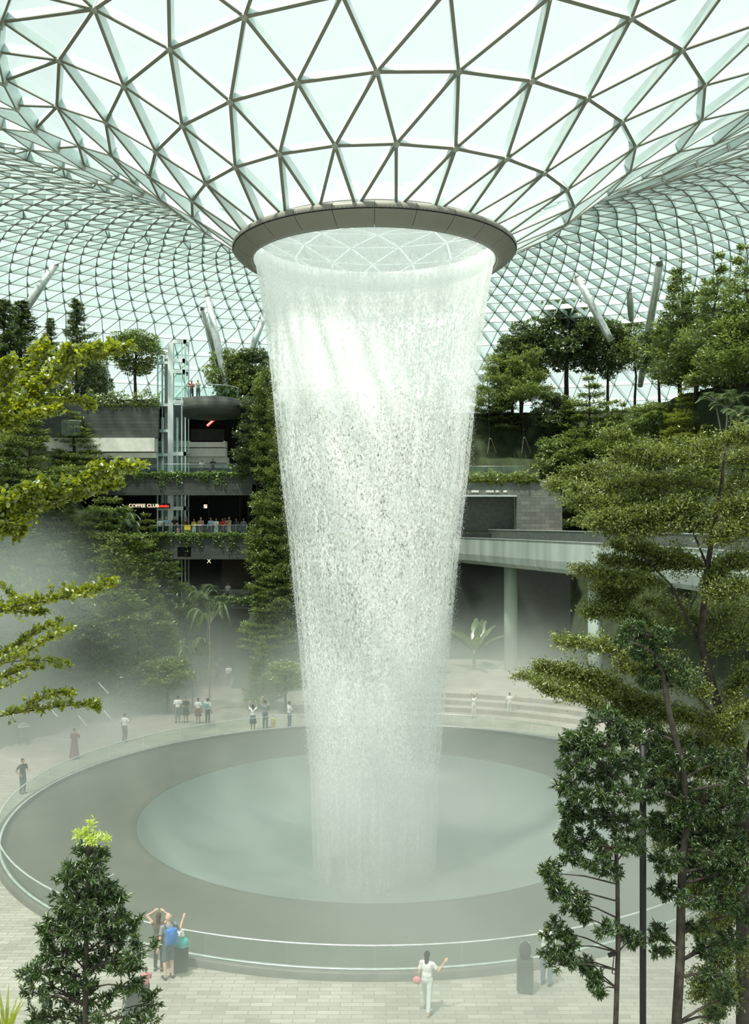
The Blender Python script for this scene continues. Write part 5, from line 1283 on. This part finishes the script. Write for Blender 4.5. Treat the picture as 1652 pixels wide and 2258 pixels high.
# near group beside the balustrade
V9 = .0095
a1, J1, h1, s1 = gp(350, 2140, 120, 175, 'long-haired person in a dark vest, arms on the head, beside the basin', top='brown', bot='black', kind='leggings', hair='brown', hairlen=.28, skin='a', arms=('head', 'head'), sex='f', sleeve='none', H=1.66, vox=V9)
a2, J2, h2, s2 = gp(372, 2158, 145, 215, 'bald person in grey shirt and dark shorts beside the basin', top='grey', bot='slate', kind='shorts', hair='bald', skin='a', arms=('wave', 'down'), H=1.84, vox=V9)
bk = backpack(a2, J2, s2, 'blue'); tag(bk, 'bright blue backpack on the bald person by the basin', 'backpack')
p_, d_ = at_ground(397, 2142)
su = empty('suitcase', (p_.x, p_.y, 0), .3, label='dark upright suitcase with its handle pulled out, right of the bald person', cat='suitcase')
def suitcase(su, c, hgt, wid, dep):
    b = MB(); b.box(-wid/2, wid/2, -dep/2, dep/2, .06, hgt); o = b.build('shell', c, su); m_ = o.modifiers.new('b', 'BEVEL'); m_.width = .05; m_.segments = 3
    MB().tube([(-wid*.25, dep*.35, hgt-.02), (-wid*.25, dep*.35, hgt+.40), (wid*.25, dep*.35, hgt+.40), (wid*.25, dep*.35, hgt-.02)], .012, 6).build('handle', M['metal'], su)
    for i in (-1, 1):
        for j in (-1, 1): MB().tube([(i*wid*.4-.015, j*dep*.35, .03), (i*wid*.4+.015, j*dep*.35, .03)], .03, 10).build('wheel', M['black'], su)
    for i in (-1, 0, 1): MB().box(i*wid*.3-.012, i*wid*.3+.012, -dep/2-.008, -dep/2, .1, hgt-.05).build('rib', c, su)
suitcase(su, cm_('suitcase_dark', (.035, .035, .035)), .72, .46, .28)
tb = MB(); tb.ell((0, 0, .14), (.24, .17, .15), 14, 8); tb.ell((.05, 0, .05), (.2, .15, .1), 12, 6)
t_ = mesh_obj('shoulder_bag', remesh(tb, .02, 3), col_mat('teal'), None); t_.parent = None; t_.location = (p_.x+.02, p_.y-.03, .72); tag(t_, 'teal bag lying on top of the dark suitcase', 'bag')
cl_ = MB(); R_ = np.random.default_rng(4)
for k in range(9): cl_.ell((R_.uniform(-.16, .12), R_.uniform(-.08, .08), R_.uniform(.0, .12)), (R_.uniform(.06, .12), .07, R_.uniform(.03, .06)), 8, 6)
c_ = mesh_obj('bundled_cloth', remesh(cl_, .012, 2), col_mat('white'), None); c_.parent = None; c_.location = (p_.x-.05, p_.y-.03, 1.0); tag(c_, 'crumpled white cloth on top of the teal bag', 'cloth')
a3, J3, h3, s3 = gp(942, 2232, 125, 160, 'person in white walking with one hand held out, carrying a small pink bag', top='white', bot='pale', hair='dark', hairlen=.10, skin='a', arms=('wave', 'down'), sex='f', stride=.22, H=1.60, vox=V9, shoe='tan')
hb = MB(); hb.ell((0, 0, 0), (.11, .06, .10), 12, 8); hb.tube([(-.08, 0, .05), (-.02, .0, .3), (.14, 0, .52), (.2, -.02, .6)], .008, 5)
h_o = hb.build('handbag', col_mat('pink'), None, True); h_o.location = a3.location+Vector((-.27, -.05, .86)); tag(h_o, 'small pink handbag hanging at the hip of the walking person in white', 'handbag')
a4, J4, h4, s4 = gp(1205, 2172, 120, 150, 'person in pale shirt and jeans half hidden by leaves beside a suitcase', top='pale', bot='denim', hair='dark', arms=('down', 'front'), H=1.76, vox=V9)
p_, d_ = at_ground(1158, 2188)
s2_ = empty('suitcase', (p_.x, p_.y, 0), -.2, label='dark rounded suitcase standing alone left of the person in jeans', cat='suitcase')
suitcase(s2_, cm_('suitcase_grey', (.06, .058, .055)), .92, .44, .30)
b_ = MB(); b_.ell((0, 0, .22), (.17, .14, .24), 12, 8); q_ = b_.build('duffel_bag', cm_('suitcase_grey', (0, 0, 0)), None, True); q_.location = (p_.x, p_.y-.02, .93); tag(q_, 'dark soft bag standing on the lone suitcase', 'bag')
p_, d_ = at_ground(292, 2240)
s3_ = empty('suitcase', (p_.x, p_.y, 0), .5, label='dark suitcase seen through the leaves of the young tree bottom left', cat='suitcase')
suitcase(s3_, cm_('suitcase_dark', (0, 0, 0)), .78, .46, .28)
gp(322, 2215, 60, 200, 'small child in a pink top behind the leaves right of the young tree', top='pink', bot='brown', arms=('front', 'down'), H=1.0, vox=.011)
# ------------------------------------------------------------------ mist
def mist_mat(name, build):
    m, nt, N, L = new_mat(name)
    out = N('ShaderNodeOutputMaterial'); geo = N('ShaderNodeNewGeometry')
    sx = N('ShaderNodeSeparateXYZ'); L(geo.outputs['Position'], sx.inputs[0])
    def ma(op, a, b=0, c=0, clamp=False):
        q = N('ShaderNodeMath'); q.operation = op; q.use_clamp = clamp
        for i, v in enumerate((a, b, c)):
            if isinstance(v, (int, float)): q.inputs[i].default_value = v
            else: L(v, q.inputs[i])
        return q.outputs[0]
    def rng_(v, a, b, c=0, d=1):
        q = N('ShaderNodeMapRange'); q.inputs[1].default_value = a; q.inputs[2].default_value = b; q.inputs[3].default_value = c; q.inputs[4].default_value = d
        q.interpolation_type = 'SMOOTHSTEP'; L(v, q.inputs[0]); return q.outputs[0]
    no = N('ShaderNodeTexNoise'); no.inputs['Scale'].default_value = .14; no.inputs['Detail'].default_value = 3; no.inputs['Roughness'].default_value = .55
    L(geo.outputs['Position'], no.inputs['Vector'])
    den = build(sx, ma, rng_, no.outputs[0])
    v = N('ShaderNodeVolumeScatter'); v.inputs['Color'].default_value = (.74, .84, .76, 1); v.inputs['Anisotropy'].default_value = .15
    L(den, v.inputs['Density']); L(v.outputs[0], out.inputs['Volume'])
    return m
def mist_density(sx, ma, rng_, noise):
    x, y, z = sx.outputs[0], sx.outputs[1], sx.outputs[2]
    x2 = ma('MULTIPLY', x, x); y2 = ma('MULTIPLY', y, y); r = ma('SQRT', ma('ADD', x2, y2))
    nz = rng_(noise, .36, .62)
    low = ma('MULTIPLY', rng_(z, 6, 0, 0, .036), rng_(y, -34, -14))          # thin ground mist
    # thicker bank on the left and back, rising to a height that the noise varies
    zt = ma('ADD', z, ma('MULTIPLY', nz, -5.0))
    left = ma('MULTIPLY', ma('MULTIPLY', rng_(zt, 7.5, -3, 0, .062), rng_(x, -8, -20)), rng_(y, -8, 6))
    back = ma('MULTIPLY', ma('MULTIPLY', rng_(zt, 5.0, -3, 0, .026), rng_(y, 8, 20)), rng_(x, 18, 10))
    cx = ma('SUBTRACT', x, -20); cyy = ma('SUBTRACT', y, 10); cz = ma('MULTIPLY', ma('SUBTRACT', z, 9), 1.3)
    cr = ma('SQRT', ma('ADD', ma('ADD', ma('MULTIPLY', cx, cx), ma('MULTIPLY', cyy, cyy)), ma('MULTIPLY', cz, cz)))
    cloud = rng_(cr, 7, 0, 0, .14)
    front = ma('MULTIPLY', ma('MULTIPLY', rng_(z, 5, 0, 0, .07), rng_(y, -4, -12)), ma('MULTIPLY', rng_(x, -9, -3), rng_(y, -31, -24)))
    cloud = ma('ADD', cloud, front)
    core = ma('MULTIPLY', rng_(r, 8, 2.6, 0, .10), rng_(z, 9, -2))
    d = ma('ADD', ma('ADD', ma('ADD', low, left), cloud), ma('ADD', back, core))
    return ma('MULTIPLY', d, ma('ADD', ma('MULTIPLY', nz, .7), .55))
mm = MB(); mm.box(-44, 26, -34, 44, .02, 13.5)
mist = mm.build('mist', mist_mat('drifting_mist', mist_density)); tag(mist, 'pale drifting mist hanging over the basin and the plaza', 'mist', kind='stuff')
# spray down in the funnel
def spray(sx, ma, rng_, noise):
    return ma('MULTIPLY', rng_(sx.outputs[2], -3, -.5, .45, .30), ma('ADD', noise, .5))
MB().lathe([(0.01, .3), (9.8, .0), (10.2, -.20), (10.0, -.65), (9.5, -1.28), (8.6, -1.9), (7.4, -2.35), (5.4, -2.7), (3.2, -2.9), (.01, -2.93)], 64).build('spray', mist_mat('funnel_spray', spray), wf)
